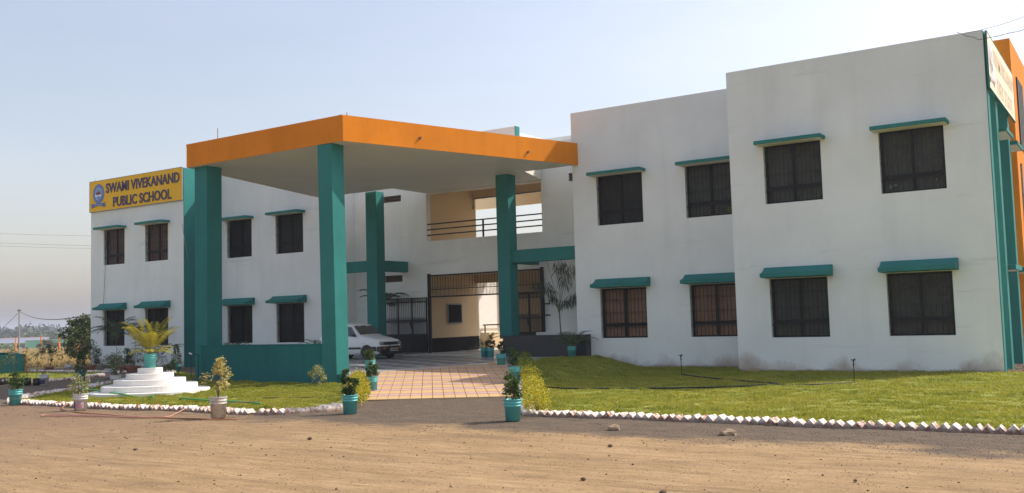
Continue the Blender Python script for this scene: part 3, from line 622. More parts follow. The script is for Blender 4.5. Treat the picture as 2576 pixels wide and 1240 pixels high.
# columns
def column(x0,x1,y0,y1,z0,z1,dx,lab=None,mat=TEAL):
    m=BB(); m.box(x0,x1,y0,y1,z0,z1,top=(dx,0)); return m.build('column',mat,bevel=.012,label=lab)
column(-23.07,-22.54,18.55,19.1,-.15,6.209,.02)
column(-17.80,-17.31,18.31,18.78,-.15,6.209,-.085)
column(-23.24,-22.74,26.18,26.62,.25,6.209,0)
column(-17.50,-17.03,26.05,26.52,.9,6.209,0)
# cross beams
for a in ((-25.40,-23.243,26.22,26.50,3.36,3.745),(-17.027,-14.64,26.18,26.46,3.325,3.735)): m=BB(); m.box(*a); m.build('beam',TEAL,bevel=.01)
for a in ((-23.08,-22.80,26.623,27.996,3.36,3.745),(-17.40,-17.12,26.523,27.996,3.33,3.73)): m=BB(); m.box(*a); m.build('beam',TEAL,bevel=.01)
# teal front parapet and plinth
m=BB(); m.box(-22.558,-17.80,18.345,18.55,-.15,1.0); m.build('parapet',TEALD,label='teal painted dwarf wall between the front columns',bevel=.01)
m=BB(); m.box(-22.60,-17.80,18.335,18.56,1.002,1.03); m.build('coping',TEALD)
m=BB(); m.box(-17.30,-17.20,18.322,19.0,-.15,.255); m.build('plinth',TEALD)
# planter in dark granite
m=BB(); m.box(-17.15,-14.16,25.70,25.82,.2,1.0); m.box(-17.15,-17.03,25.822,27.9,.2,1.0); m.box(-14.28,-14.16,25.822,26.04,.2,1.0); m.build('planter_wall',PLANTER,bevel=.008)
m=BB(); m.box(-17.028,-14.64,25.824,27.99,.2,.93); m.build('planter_soil',SOIL)
m=BB(); m.box(-16.9,-16.0,27.3,27.995,.931,1.06); m.build('ledge',WHITEW,bevel=.02)
# passage interior
for a in ((-22.155,-21.902,28.243,31.15,.9,3.28),(-22.155,-21.902,28.243,31.15,3.62,6.9)): m=BB(); m.box(*a); m.build('passage_wall',CREAM)
m=BB(); m.box(-22.155,-21.890,28.243,31.155,.2,.898); m.build('dado',BLACKP)
m=BB(); m.box(-21.899,-21.884,28.004,28.242,.90,3.196); m.build('passage_wall',CREAM)
m=BB(); m.box(-21.899,-21.882,28.002,28.242,.38,.898); m.build('dado',BLACKP)
m=BB(); m.box(-22.155,-16.705,28.243,31.15,3.29,3.615); m.build('floor_slab',CREAM)
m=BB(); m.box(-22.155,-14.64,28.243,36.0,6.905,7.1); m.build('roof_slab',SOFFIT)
m=BB(); m.box(-21.9,-16.72,28.246,28.45,6.182,6.9); m.build('beam',CREAM)
m=BB(); m.box(-21.9,-16.72,31.0,31.2,6.27,6.9); m.build('beam',CREAM)
m=BB(); m.box(-26.,-16.72,34.0,34.2,6.25,6.9); m.build('beam',CREAM)
m=BB(); m.box(-21.9,-16.72,31.0,31.2,2.95,3.288); m.build('beam',CREAM)
m=BB(); m.tube([(-21.87,30.95,5.85),(-21.87,30.95,6.26),(-16.8,30.95,6.29)],.03,6); m.build('drain_pipe',GREYM)
m=BB(); m.box(-20.3,-16.72,31.25,31.4,.2,3.28); m.build('passage_wall',CREAM)
m=BB(); m.box(-22.55,-22.3,33.9,34.3,0,6.25); m.build('column',CREAM)
# balcony rail
m=BB()
for z in(4.66,4.86,5.06): m.box(-21.93,-16.93,28.02,28.05,z-.022,z+.022)
m.build('balcony_rail',BLACK); m=BB(); m.box(-19.46,-19.40,28.056,28.09,4.44,5.08); m.build('rail_post',BLACK)
# noticeboard
m=BB(); m.box(-21.885,-21.86,29.12,30.03,1.40,2.16); m.build('noticeboard',GREYM,bevel=.004)
m=BB(); m.box(-21.859,-21.853,29.17,29.98,1.45,2.11); m.build('board_face',BLACKP)
# roof stair head
m=BB(); m.box(-21.5,-18.13,28.30,28.55,6.95,8.26); m.build('roof_wall',WHITE)
m=BB(); m.box(-18.127,-18.10,28.29,28.56,6.95,8.265); m.build('roof_wall_end',TEAL)
m=BB(); m.box(-18.4,-18.13,28.553,30.3,7.0,8.08); m.build('roof_wall',WHITE)
m=BB(); m.box(-18.4,-14.0,30.303,30.55,7.0,8.08); m.build('roof_wall',WHITE)
# rods sticking out of roofs
for (x,y,z0,z1) in ((-22.1,18.6,6.88,7.25),(-17.05,18.55,6.88,7.0),(-17.2,18.45,6.88,6.95),(-37.7,25.1,7.9,8.05)):
    m=BB(); m.tube([(x,y,z0),(x+.01,y,z1)],.012,5); m.build('reinforcing_rod',GREYM)
# right side: vertical fins, slabs between them and the orange block
for y in (24.34,25.9,28.3): m=BB(); m.box(-2.742 if y<25 else -3.598,-2.728 if y<25 else -2.745,y,y+.36,-.1,7.7 if y>25 else 7.84); m.build('fin',TEAL,bevel=.01)
for (z0,z1) in((5.77,5.87),(2.38,2.5)):
    for (a,b) in((26.27,27.7),(28.67,30.1)): m=BB(); m.box(-3.59,-2.57,a,b,z0,z1); m.build('side_sunshade',TEAL,bevel=.008); m=BB(); m.box(-3.56,-2.60,a+.03,b-.03,z0-.008,z0-.001); m.build('sunshade_underside',SOFFIT)
m=BB(); m.box(-8.,-2.78,30.65,37.5,-.15,9.12); m.build('orange_block',ORANGE,label='orange painted taller block at the far right')
m=BB(); m.box(-2.777,-2.75,31.7,33.4,6.1,8.2); m.build('side_window',BLACK)
for k in range(4):
    m=BB(); m.box(-2.749,-2.735,31.75+.4*k,31.80+.4*k,6.12,8.18); m.build('window_bar',GREYM)
m=BB(); m.tube([(-2.72,30.75,0),(-2.70,30.7,5.5)],.03,6); m.build('drain_pipe',GREYM)

# ---------------------------------------------------------------- entrance gate
gate=empty('entrance_gate',(-19.4,27.95,.375),label='black iron entrance gate with spear heads, left leaf folded open against the wall',cat='gate')
GX,GY,GZ=-19.4,27.95,.375
class GB(MB):
    def build(s,name,mat,parent=None,**k):
        s.v=[(x-GX,y-GY,z-GZ) for x,y,z in s.v]; return MB.build(s,name,mat,parent or gate,**k)
for x in(-21.80,-16.99): g=GB(); g.box(x-.055,x+.055,27.90,27.985,.376,3.24); g.build('post',BLACK,bevel=.006)
def bars(g,x0,x1,y,z0,z1,n,half=None,zh=None):
    for i in range(n+1):
        x=x0+(x1-x0)*i/n; g.box(x-.006,x+.006,y-.006,y+.006,z0,z1)
        if half and i<n: xm=x+(x1-x0)/n/2; g.box(xm-.0045,xm+.0045,y-.0045,y+.0045,z0,zh); g.tube([(xm,y,zh),(xm,y,zh+.09)],.017,4,.001)
        if half: g.tube([(x,y,zh),(x,y,zh+.09)],.017,4,.001)
tr=GB(); 
for z in(3.17,2.40): tr.box(-21.744,-17.046,27.925,27.975,z-.025,z+.025)
tr.box(-21.744,-17.046,27.93,27.97,2.655,2.68); tr.build('transom_frame',BLACK)
g=GB(); bars(g,-21.65,-17.14,27.95,2.426,3.144,38,True,2.72); tag(g.build('transom_bars',BLACK),kind='stuff')
def leaf(px,py,ang,mirror,lab,Ln=1.98):
    lf=empty('gate_leaf',(px-GX,py-GY,0),ang); lf.parent=gate; lf['label']=lab
    L=Ln; sgn=-1 if mirror else 1
    def b(name,f,**k):
        q=MB(); f(q)
        if mirror: q.v=[(-x,y,z) for x,y,z in q.v]; q.f=[t[::-1] for t in q.f]
        return q.build(name,BLACK,lf,**k)
    def fr(q):
        for x in(0.02,L/3+.02,2*L/3,L-.02): q.box(x-.022,x+.022,-.02,.02,.03,2.02)
        for z in(.05,.68,1.15,1.20,1.86,2.0): q.box(.042,L-.042,-.016,.016,z-.018,z+.018)
    b('leaf_frame',fr)
    def sh(q): q.box(.044,L-.044,-.006,.006,.07,.66)
    b('sheet_panel',sh)
    def br(q): bars(q,.1,L-.1,0,.70,1.98,22,True,1.24)
    tag(b('leaf_bars',br),kind='stuff')
    def ri(q):
        for i in range(22):
            x=.13+(L-.26)*i/21; q.lathe([(.024,-.006),(.034,0),(.024,.006)],8,(0,0,0)); 
            for v in range(-24,0): X,Yy,Zz=q.v[v]; q.v[v]=(x+X,Zz,1.93+Yy*1.4)
    tag(b('ring_row',ri),kind='stuff')
    def lk(q): q.box(L/3-.03,L/3+.10,-.05,-.022,1.0,1.16); q.tube([(L/3+.05,-.04,1.0),(L/3+.05,-.04,.9)],.02,6)
    b('lock',lk)
leaf(-21.86,27.86,R(2),True,'left gate leaf folded flat against the white wall')
leaf(-17.06,28.0,R(-12),True,'right gate leaf swung slightly inwards behind the column',1.7)
for z in(2.0,1.62): g=GB(); g.box(-16.93,-16.72,27.95,27.985,z-.02,z+.02); g.build('hinge_bracket',BLACK)

# ---------------------------------------------------------------- low white building in the rear court
ann=empty('rear_annex',(-26,41,0),label='low white sunlit wall of the rear court seen through the entrance',cat='building')
m=MB(); m.box(-4,3.4,-8.8,9,0,3.3); m.build('wall',WHITEW,ann)
m=MB(); m.box(3.403,3.8,-8.7,4,.0,1.0); m.build('dwarf_wall',CREAM,ann)
m=MB(); m.box(3.5,3.54,-8.7,4,1.28,1.33); 
for i in range(5): m.box(3.5,3.54,-8.6+3*i,-8.56+3*i,1.0,1.28)
m.build('handrail',BLACK,ann)

# ---------------------------------------------------------------- signs
def text_mesh(txt,size_w,size_h,bold=.012,ext=.01):
    cu=bpy.data.curves.new('txt','FONT'); cu.body=txt; cu.size=1; cu.offset=bold; cu.extrude=ext; cu.resolution_u=3
    o=bpy.data.objects.new('txt',cu); COL.objects.link(o); dg=bpy.context.evaluated_depsgraph_get(); dg.update()
    me=bpy.data.meshes.new_from_object(o.evaluated_get(dg)); bpy.data.objects.remove(o)
    n=len(me.vertices); co=np.empty(n*3); me.vertices.foreach_get('co',co); co=co.reshape(n,3)
    lo=co.min(0); hi=co.max(0); co[:,0]=(co[:,0]-lo[0])/(hi[0]-lo[0])*size_w; co[:,1]=(co[:,1]-lo[1])/(hi[1]-lo[1])*size_h
    me.vertices.foreach_set('co',co.ravel()); me.update(); return me
def emblem(par,cx,cz,rr,mats,y=-.0):
    """flat crest: ringed disc with a robed figure over an open book, ribbon below"""
    blue,lb,ma,sk,wh=mats
    def disc(name,rx,rz,m,d,x=0,z=0,n=36):
        q=MB(); k=len(q.v)
        pts=[(cx+x+rx*math.cos(2*math.pi*i/n),cz+z+rz*math.sin(2*math.pi*i/n)) for i in range(n)]
        q.poly([(a,y-d,b) for a,b in pts]); 
        for i in range(n): a,b=pts[i],pts[(i+1)%n]; q.quad((a[0],y-d+.003,a[1]),(b[0],y-d+.003,b[1]),(b[0],y-d,b[1]),(a[0],y-d,a[1]))
        return q.build(name,m,par)
    disc('crest_disc',rr,rr*1.05,blue,.004); disc('crest_ring',rr*.86,rr*.91,wh,.007); disc('crest_ring',rr*.83,rr*.88,blue,.010); disc('crest_ring',rr*.66,rr*.70,wh,.013); disc('crest_field',rr*.63,rr*.67,lb,.016)
    q=MB(); q.poly([(cx+a*rr,y-.019,cz+b*rr) for a,b in((-.42,-.12),(.42,-.12),(.38,.12),(.16,.26),(-.16,.26),(-.38,.12))]); q.build('crest_figure',ma,par)
    disc('crest_head',rr*.12,rr*.15,sk,.021,0,rr*.36)
    q=MB(); q.poly([(cx+a*rr,y-.024,cz+b*rr) for a,b in((-.55,-.05),(0,-.13),(.55,-.05),(.5,-.3),(0,-.38),(-.5,-.3))]); q.build('crest_book',wh,par)
    disc('crest_globe',rr*.22,rr*.22,lb,.027,0,-rr*.42)
    q=MB(); n=12
    for i in range(n):
        t0,t1=-1+2*i/n,-1+2*(i+1)/n; f=lambda t:-1.12-.22*t*t
        q.quad(*[(cx+t*rr*.98,y-.030,cz+rr*(f(t)+o)) for t,o in((t0,-.13),(t1,-.13),(t1,.13),(t0,.13))])
    for s in(-1,1): q.poly([(cx+s*rr*a,y-.026,cz+rr*b) for a,b in((.75,-1.05),(1.28,-.98),(1.12,-1.22),(1.30,-1.48),(.75,-1.36))][::s])
    q.build('crest_ribbon',blue,par)
    q=MB()
    for i in range(n):
        if i in(0,n-1): continue
        t0,t1=-1+2*i/n,-1+2*(i+1)/n; f=lambda t:-1.12-.22*t*t
        q.quad(*[(cx+t*rr*.9,y-.033,cz+rr*(f(t)+o)) for t,o in((t0,-.04),(t1,-.04),(t1,.04),(t0,.04))])
    q.build('ribbon_line',lb,par)
def make_sign(loc,rz,w,h,mats,label,bold=.022,ext=.01):
    s=empty('sign_board',loc,rz,label,'sign'); P,Tx=mats[:2]
    m=MB(); m.box(0,w,0,.035,0,h); m.build('panel',P,s,bevel=.004)
    m=MB(); t=.018
    m.box(-t,w+t,-.006,.04,-t,-.001); m.box(-t,w+t,-.006,.04,h+.001,h+t); m.box(-t,-.001,-.006,.04,0,h); m.box(w+.001,w+t,-.006,.04,0,h); m.build('panel_frame',mats[3],s)
    k=w/6.09
    for txt,x,z,tw,th in(('SWAMI VIVEKANAND',1.17*k,.71*h/1.3,4.80*k,.425*h/1.3),('PUBLIC SCHOOL',1.66*k,.09*h/1.3,3.80*k,.425*h/1.3)):
        me=text_mesh(txt,tw,th,bold,ext); me.materials.append(Tx); o=link(me,'lettering',s,loc=(x,-.004-ext,z)); o.rotation_euler=(R(90),0,0)
    emblem(s,.64*k,.74*h/1.3,.40*h/1.3,mats[2]); return s
make_sign((-37.84,24.93,6.61),0,6.09,1.30,(YELLOW,INDIGO,(BLUE,LBLUE,MAROON,SKINM,WHITEV),GREYM),'yellow school name board with indigo lettering and a round blue crest on the left wing')
GLARE_B=plain('glare_pale_blue',(.62,.58,.66),.5); GLARE_M=plain('glare_pale_maroon',(.60,.42,.45),.5)  # crest colours paled, sun glare painted in
s2=make_sign((-2.66,24.31,6.50),R(90),5.2,1.30,(SIGNP,GLARE_T,(GLARE_B,plain('glare_pale_lb',(.60,.60,.66),.5),GLARE_M,GLARE_M,plain('glare_pale_w',(.8,.74,.66),.5)),TEAL),'name board painted pale for overexposed sunlight, hung high on the right end of the building',.01,.001)
s2.rotation_euler=(0,R(0),R(90))
for o in s2.children: pass

# ---------------------------------------------------------------- car (white hatchback under the canopy)
K=.842
car=empty('parked_car',(-20.98,24.78,pz(-21,24.8)+.006),0,'white three-box-nosed hatchback car parked under the canopy facing right'.replace('three-box-nosed ','small '),'car')
HW=.72
# stations: x (0=front, negative to the rear), half width, sill z, shoulder z, top z, top half width
ST=[(-.02,.60,.30,.60,.66,.55),(-.10,.68,.20,.64,.74,.60),(-.45,.71,.19,.74,.82,.63),(-.95,.72,.19,.86,.91,.64),(-1.02,.72,.19,.87,.93,.64),(-1.48,.72,.19,.885,1.35,.56),(-1.75,.72,.19,.89,1.395,.555),(-2.4,.72,.19,.90,1.40,.555),(-2.85,.715,.20,.90,1.37,.55),(-3.10,.70,.21,.90,1.02,.60),(-3.26,.68,.24,.86,.90,.62),(-3.30,.62,.34,.70,.74,.58)]
m=MB()
def ring(st):
    x,w,z0,zs,zt,wt=st
    h=[(w*.90,z0),(w*.985,z0+.10),(w,z0+.28),(w*.99,zs-.06),(w*.965,zs),(wt+.02,zt-.035 if zt-zs>.1 else zt-.02),(wt*.92,zt),(wt*.45,zt+.018),(0,zt+.022)]
    return [(x,-a,b) for a,b in h]+[(x,a,b) for a,b in h[-2::-1]]
rings=[ring(s) for s in ST]; n=len(rings[0])
for r_ in rings: m.v+=r_
for i in range(len(rings)-1):
    for j in range(n-1): m.f.append((i*n+j,i*n+j+1,(i+1)*n+j+1,(i+1)*n+j)[::-1]); m.uv.append(None)
    m.f.append((i*n+n-1,i*n,(i+1)*n,(i+1)*n+n-1)[::-1]); m.uv.append(None)
m.f.append(tuple(range(n))); m.f.append(tuple(range((len(rings)-1)*n,len(rings)*n))[::-1]); m.uv+=[None]*2
me=m.mesh('body',True); me.materials.append(CARP); bodyo=link(me,'body',car)
def carpart(name,mat,f,**k): q=MB(); f(q); return q.build(name,mat,car,**k)
def lerp(a,b,t): return tuple(x+(y-x)*t for x,y in zip(a,b))
# windscreen and rear window lie on the lofted surface
def screen(i0,i1,a,b,name):
    A,B=rings[i0],rings[i1]; L0=lerp(A[5],A[6],.3);L1=lerp(B[5],B[6],.3)
    def f(q):
        p0=lerp(L0,L1,a);p1=lerp(L0,L1,b); q0=(p0[0],-p0[1],p0[2]); q1=(p1[0],-p1[1],p1[2])
        nrm=.018; d=1 if i0<6 else -1
        mid0=(p0[0],0,p0[2]+.012); mid1=(p1[0],0,p1[2]+.012)
        sh=lambda v:(v[0]+d*nrm,v[1]*.97,v[2]+nrm)
        q.quad(sh(p0),sh(mid0),sh(mid1),sh(p1)); q.quad(sh(mid0),sh(q0),sh(q1),sh(mid1))
    return carpart(name,CGLASS_D,f)
CGLASS_D=plain('dark_car_glass',(.022,.028,.028),.05,0,.8)
screen(4,5,.10,.93,'windscreen'); screen(8,9,.1,.8,'rear_window')
def sidewin(sgn,xs):
    def f(q):
        pts=[]
        for x,t in xs:
            for i in range(len(ST)-1):
                if ST[i][0]>=x>=ST[i+1][0]:
                    u=(ST[i][0]-x)/(ST[i][0]-ST[i+1][0]); a=lerp(rings[i][4],rings[i+1][4],u); b=lerp(rings[i][5],rings[i+1][5],u); p=lerp(a,b,t); pts.append((p[0],sgn*(-p[1]+.008) if False else (p[1]-.008)*(-sgn) ,p[2]+.0)); break
        q.poly(pts)
    return f
for sgn in(-1,1):
    q1=[(-1.16,.10),(-1.50,.90),(-2.02,.92),(-2.02,.08)]; q2=[(-2.10,.08),(-2.10,.92),(-2.70,.90),(-2.86,.12)]
    carpart('side_window',CGLASS_D,sidewin(sgn,q1)); carpart('side_window',CGLASS_D,sidewin(sgn,q2))
for s in(-1,1):
    carpart('side_stripe',TRIM,lambda q,s=s:q.box(-2.45,-.93,s*.722-.006,s*.722+.006,.40,.48))
    carpart('headlight',LAMP,lambda q,s=s:q.box(-.10,-.005,min(s*.42,s*.63),max(s*.42,s*.63),.55,.68),bevel=.012)
    carpart('indicator',AMBER,lambda q,s=s:q.box(-.02,.075,min(s*.40,s*.54),max(s*.40,s*.54),.40,.45))
    carpart('wing_mirror',TRIM,lambda q,s=s:q.box(-1.32,-1.22,min(s*.70,s*.84),max(s*.70,s*.84),.90,1.0),bevel=.015)
    carpart('side_repeater',AMBER,lambda q,s=s:q.box(-.80,-.75,s*.722-.006,s*.722+.006,.60,.63))
carpart('grille',TRIM,lambda q:q.box(-.06,.0,-.41,.41,.55,.67))
carpart('bumper',TRIM,lambda q:(q.box(-.16,.07,-.69,.69,.30,.50),q.box(-.42,-.161,-.735,-.69,.32,.50),q.box(-.42,-.161,.69,.735,.32,.50)),bevel=.03)
carpart('front_apron',TRIM,lambda q:q.box(-.18,.0,-.62,.62,.18,.30))
carpart('rear_bumper',TRIM,lambda q:q.box(-3.36,-3.22,-.68,.68,.30,.48),bevel=.03)
carpart('guard_bar',TRIM,lambda q:(q.tube([(.10,-.30,.24),(.15,-.28,.40),(.14,-.20,.62)],.018,6),q.tube([(.10,.30,.24),(.15,.28,.40),(.14,.20,.62)],.018,6),q.tube([(.14,-.20,.62),(.14,.20,.62)],.018,6)))
carpart('wiper',TRIM,lambda q:q.tube([(-.97,-.1,.965),(-1.16,-.45,1.115)],.008,4))
pl=carpart('number_plate',plain('plate_white',(.7,.7,.66),.5),lambda q:q.box(.155,.165,-.22,.22,.31,.42)); 
me=text_mesh('MH 26 BM 5000',.38,.065,.012); me.materials.append(TRIM); o=link(me,'lettering',pl,loc=(.167,-.19,.333)); o.rotation_euler=(R(90),0,R(90))
for x in(-.63,-2.80):
    for s in(-1,1):
        wh=empty('wheel',(x,s*.63,.255)); wh.parent=car
        q=MB(); q.lathe([(.14,-.075),(.24,-.075),(.255,-.05),(.255,.05),(.24,.075),(.14,.075)],28); q.v=[(a,c,b) for a,b,c in q.v]; q.build('tyre',RUB,wh,smooth=True)
        q=MB(); q.lathe([(.001,.05),(.06,.058),(.10,.035),(.142,.07)],24); q.v=[(a,c*s,b) for a,b,c in q.v]; q.build('rim',RIM,wh,smooth=True)
        q=MB(); nn=20; yy=s*.725
        arc=[(x+.32*math.cos(t),.255+.32*math.sin(t)) for t in [math.pi*i/nn for i in range(nn+1)]]
        q.poly([(a,yy,b) for a,b in arc]+[(x-.32,yy,.19),(x+.32,yy,.19)]); q.build('wheel_arch',TRIM,car)
        wh.location=(x,s*.655,.255)
car.scale=(K,K,K)

# ---------------------------------------------------------------- stepped pedestal
ped=empty('stepped_pedestal',(-19.92,14.72,0),0,'whitewashed round pedestal of five steps carrying the golden palm','pedestal')
tiers=[(1.32,.0,.10),(1.05,.10,.235),(.785,.235,.365),(.52,.365,.495),(.275,.495,.62)]
for i,(r_,z0,z1) in enumerate(tiers):
    q=MB(); n=56; ang=R(-33)
    pts=[]
    for k in range(n):
        t=2*math.pi*k/n; c_,s_=math.cos(t),math.sin(t); e=2/2.35
        x=r_*abs(c_)**e*(1 if c_>0 else -1); y=r_*abs(s_)**e*(1 if s_>0 else -1)
        x*=(1+.004*math.sin(5*t+i)); pts.append((x*math.cos(.58)-y*math.sin(.58),x*math.sin(.58)+y*math.cos(.58)))
    q.prism(pts,z0-.05 if i==0 else z0+.001,z1); q.build('step',WHITEW,ped,bevel=.012)

# ---------------------------------------------------------------- potted plants
def bucket_mesh(key,h,rt_,rb,mats):
    q=MB(); q.lathe([(.0,0),(rb,0),(rb+(rt_-rb)*.66,h*.66),(rt_+.006,h*.67),(rt_+.006,h*.70),(rt_,h*.71),(rt_+.001,h*.80),(rt_+.008,h*.81),(rt_+.008,h*.84),(rt_+.002,h*.85),(rt_+.004,h*.95),(rt_+.012,h*.96),(rt_+.012,h),(rt_-.006,h),(rt_-.010,h*.9)],26)
    me=q.mesh('bucket',True); me.materials.append(mats); return me
BM={}
def pot(kind,par,h=.32,r=.132):
    key=(kind,h,r)
    if kind in('teal','dteal','white','dirty'):
        if key not in BM: BM[key]=bucket_mesh(key,h,r,r*.86,{'teal':B_TEAL,'dteal':B_DTEAL,'white':B_WHITE,'dirty':B_DIRTY}[kind])
        b=link(BM[key],'bucket',par,rz=random.random()*6)
        q=MB(); a=random.uniform(.6,2.4); pts=[]
        for i in range(13):
            t=math.pi*i/12; pts.append(((r+.014)*math.cos(t),-(r+.02)*math.sin(t)*1.02,h*.78-.62*h*math.sin(t)*.5-.03*math.sin(t)))
        q.tube(pts,.0028,4); q.build('handle',GREYM,par)
        zs=h*.9
    elif kind=='terra':
        q=MB(); q.lathe([(.0,0),(r*.68,0),(r*.95,h*.75),(r*1.05,h*.76),(r*1.06,h),(r*.94,h),(r*.9,h*.85)],22); q.build('pot',TERRA,par,smooth=False); zs=h*.87
    elif kind=='bag':
        q=MB(); q.lathe([(.0,0),(r*1.0,0),(r*1.08,h*.4),(r*.95,h),(r*.85,h*.95)],12)
        q.v=[(x*(1+.08*math.sin(9*y+5*z)),y,z) for x,y,z in q.v]; q.build('grow_bag',BAG,par,smooth=True); zs=h*.9
    q=MB(); q.lathe([(.0,zs),(r*.5,zs+.004),(r*.93,zs)],16); q.build('soil',SOIL,par); return zs
def plantbase(name,x,y,z,label,cat='potted plant',group=None):
    z=(float(gz(x,y)) if z is None else z); return empty(name,(x,y,z),random.random()*6.28,label,cat,group)
def bushy(x,y,label,kind='teal',h=.32,r=.132,ph=.36,pr=.13,n=300,mat=None,ls=.052,z=None,clumps=18,conical=False,stems=3,lift=.03,cat='potted plant',group=None,name='potted_plant'):
    n=int(n*2.1); e=plantbase(name,x,y,z,label,cat,group)
    zs=pot(kind,e,h,r) if kind else 0
    q=MB()
    for i in range(stems):
        a=random.random()*6.28; q.tube([(0,0,zs-.01),(pr*.25*math.cos(a),pr*.25*math.sin(a),zs+ph*.45),(pr*.5*math.cos(a),pr*.5*math.sin(a),zs+ph*.85)],.007,5,.003)
    q.build('stem',BARK,e)
    if conical:
        t=rng.random(n); a=rng.random(n)*6.28; rr=pr*(1.05-.75*t)*(.35+.65*rng.random(n)**.5)*(1+.25*np.sin(a*2+t*14)); C=np.stack([rr*np.cos(a),rr*np.sin(a),zs+lift+(ph-lift)*t],1)
    else: C=cloud(n,(0,0,zs+lift+(ph-lift)/2),(pr,pr,(ph-lift)/2),.3,clumps,pr*.42)
    D=C-np.array([0,0,zs+ph*.3]); D=D/np.linalg.norm(D,axis=1)[:,None]+rng.normal(size=C.shape)*.5
    leafobj('foliage',[leaves(C,ls,ls*.5,.2,.35,D=D)],mat or L_FICUS,e); return e
def palm(x,y,label,kind='teal',h=.32,r=.132,nf=12,L=.8,stem=.12,mat=None,z=None,arch=.9,cat='potted palm',group=None,lw=.018,ll=.17,name='potted_palm',spread=1.,npair=20,stemr=.012,elo=.45,full=False):
    e=plantbase(name,x,y,z,label,cat,group); zs=pot(kind,e,h,r) if kind else 0
    q=MB(); V=[];F=[];T=[];o=0
    if stem>.2: q.tube([(0,0,zs-.02),(.02,.01,zs+stem*.5),(.03,0,zs+stem)],stemr,6,stemr*.7)
    for k in range(nf):
        a=2.4*k+random.uniform(-.3,.3); el=random.uniform(elo,1.4) if k<nf*.8 else random.uniform(1.2,1.5); l=L*random.uniform(.75,1.1); ar=arch
        if full:
            if k%3==0: el=random.uniform(.55,.95); l=L*random.uniform(.45,.62)
            else: el=random.uniform(1.0,1.45); l=L*random.uniform(.8,1.08); ar=arch*random.uniform(.5,1.1)
        p=Vector((.02*math.cos(a),.02*math.sin(a),zs+(stem if stem>.2 else -.02))); pts=[p.copy()]; e0=el
        N=12
        for i in range(N):
            e0-=ar*random.uniform(.8,1.2)*(1.9/N)*(.35+i/N); d=Vector((math.cos(a)*math.cos(e0)*spread,math.sin(a)*math.cos(e0)*spread,math.sin(e0))); p=p+d*l/N; pts.append(p.copy())
        q.tube(pts,.006,4,.002)
        tt=random.random()
        for i in range(npair):
            u=.22+.78*i/npair; f=u*N; j=min(int(f),N-1); c=pts[j].lerp(pts[j+1],f-j); d=(pts[j+1]-pts[j]).normalized(); sd=d.cross(Vector((0,0,1))); 
            if sd.length<1e-3: continue
            sd.normalize(); ln=ll*(1.15-.75*abs(u-.45)*1.4)*l/L*random.uniform(.85,1.1)
            for s in(-1,1):
                dr=(sd*s*.8+d*.62+Vector((0,0,.10))).normalized(); tip=c+dr*ln+Vector((0,0,-ln*.32)); mid=c+dr*ln*.5+Vector((0,0,.0)); wv=d*lw*.5
                V+=[c,mid+wv,tip,mid-wv]; F.append((o,o+1,o+2,o+3)); o+=4; T+= [min(1,max(0,tt*.6+random.random()*.4))]*4
    q.build('frond_stalk' if stem<=.2 else 'stem',STEMG,e)
    me=npmesh('frond_leaflets',np.array([tuple(v) for v in V]),np.array(F),T); me.materials.append(mat or L_PALMG); link(me,'fronds',e); return e
GB_='teal bucket plants lining the tiled path'
bushy(-11.54,12.52,'teal bucket with dark ficus at the front left corner of the path',ph=.46,pr=.125,n=480,group=GB_)
bushy(-14.20,16.10,'teal bucket with small glossy plant standing on the left tiles of the path',ph=.34,pr=.095,n=320,z=.05,mat=L_LIGHT,group=GB_)
bushy(-16.75,18.95,'teal bucket plant beside the front column, behind the one on the tiles',ph=.40,pr=.10,n=320,z=.262,mat=L_LIGHT,group=GB_)
bushy(-8.18,12.48,'teal bucket with leafy ficus at the front right corner of the path',ph=.46,pr=.13,n=480,mat=L_LIGHT,group=GB_)
bushy(-11.95,18.35,'teal bucket with round headed plant halfway along the right side of the path',ph=.46,pr=.125,n=420,group=GB_,z=.14,lift=.10)
bushy(-14.88,22.2,'teal bucket with dark plant at the porch end of the path, right side',ph=.34,pr=.09,n=300,group=GB_,z=.265)
palm(-17.85,25.66,'left bucket of the pair by the entrance, holding a feathery palm',nf=11,L=.72,z=pz(-17.8,25.66),h=.30,r=.115,mat=L_DARKP,group='pair of buckets by the entrance')
bushy(-17.58,25.62,'right bucket of the pair by the entrance, holding a leafy ficus',ph=.48,pr=.13,n=260,z=pz(-17.5,25.6),h=.30,r=.115,group='pair of buckets by the entrance')
palm(-14.47,25.40,'teal bucket with an areca palm standing against the dark granite planter',nf=15,L=.85,z=.335,h=.33,r=.125,mat=L_PALMG,elo=.6)
palm(-19.92,14.72,'teal bucket with tall golden palm on top of the white pedestal',nf=24,L=1.02,z=.621,h=.33,r=.145,mat=L_PALMY,npair=30,ll=.26,arch=.75,lw=.016,full=True)
bushy(-20.55,11.80,'teal bucket with bushy green ficus at the far left corner of the brick edging',ph=.40,pr=.14,n=420,mat=L_LIGHT)
e=bushy(-17.52,11.36,'white paint bucket with cream variegated shrub, in front of the left brick edging',kind='white',ph=.38,pr=.17,n=230,mat=L_VARI,ls=.05)
m=MB(); 
def wrap(e,r,a0,a1,z0,z1,mat,name):
    q=MB(); n=8
    for i in range(n):
        a=a0+(a1-a0)*i/n; b=a0+(a1-a0)*(i+1)/n
        ra=r*.86+(r-r*.86)*(z0/.32)+.003; rb_=r*.86+(r-r*.86)*(z1/.32)+.003
        q.quad((ra*math.cos(a),ra*math.sin(a),z0),(ra*math.cos(b),ra*math.sin(b),z0),(rb_*math.cos(b),rb_*math.sin(b),z1),(rb_*math.cos(a),rb_*math.sin(a),z1))
    q.build(name,mat,e)
e.rotation_euler=(0,0,0)
wrap(e,.132,R(-75),R(-5),.04,.17,LABELP,'label'); wrap(e,.133,R(-112),R(-84),.04,.17,LABELD,'label')
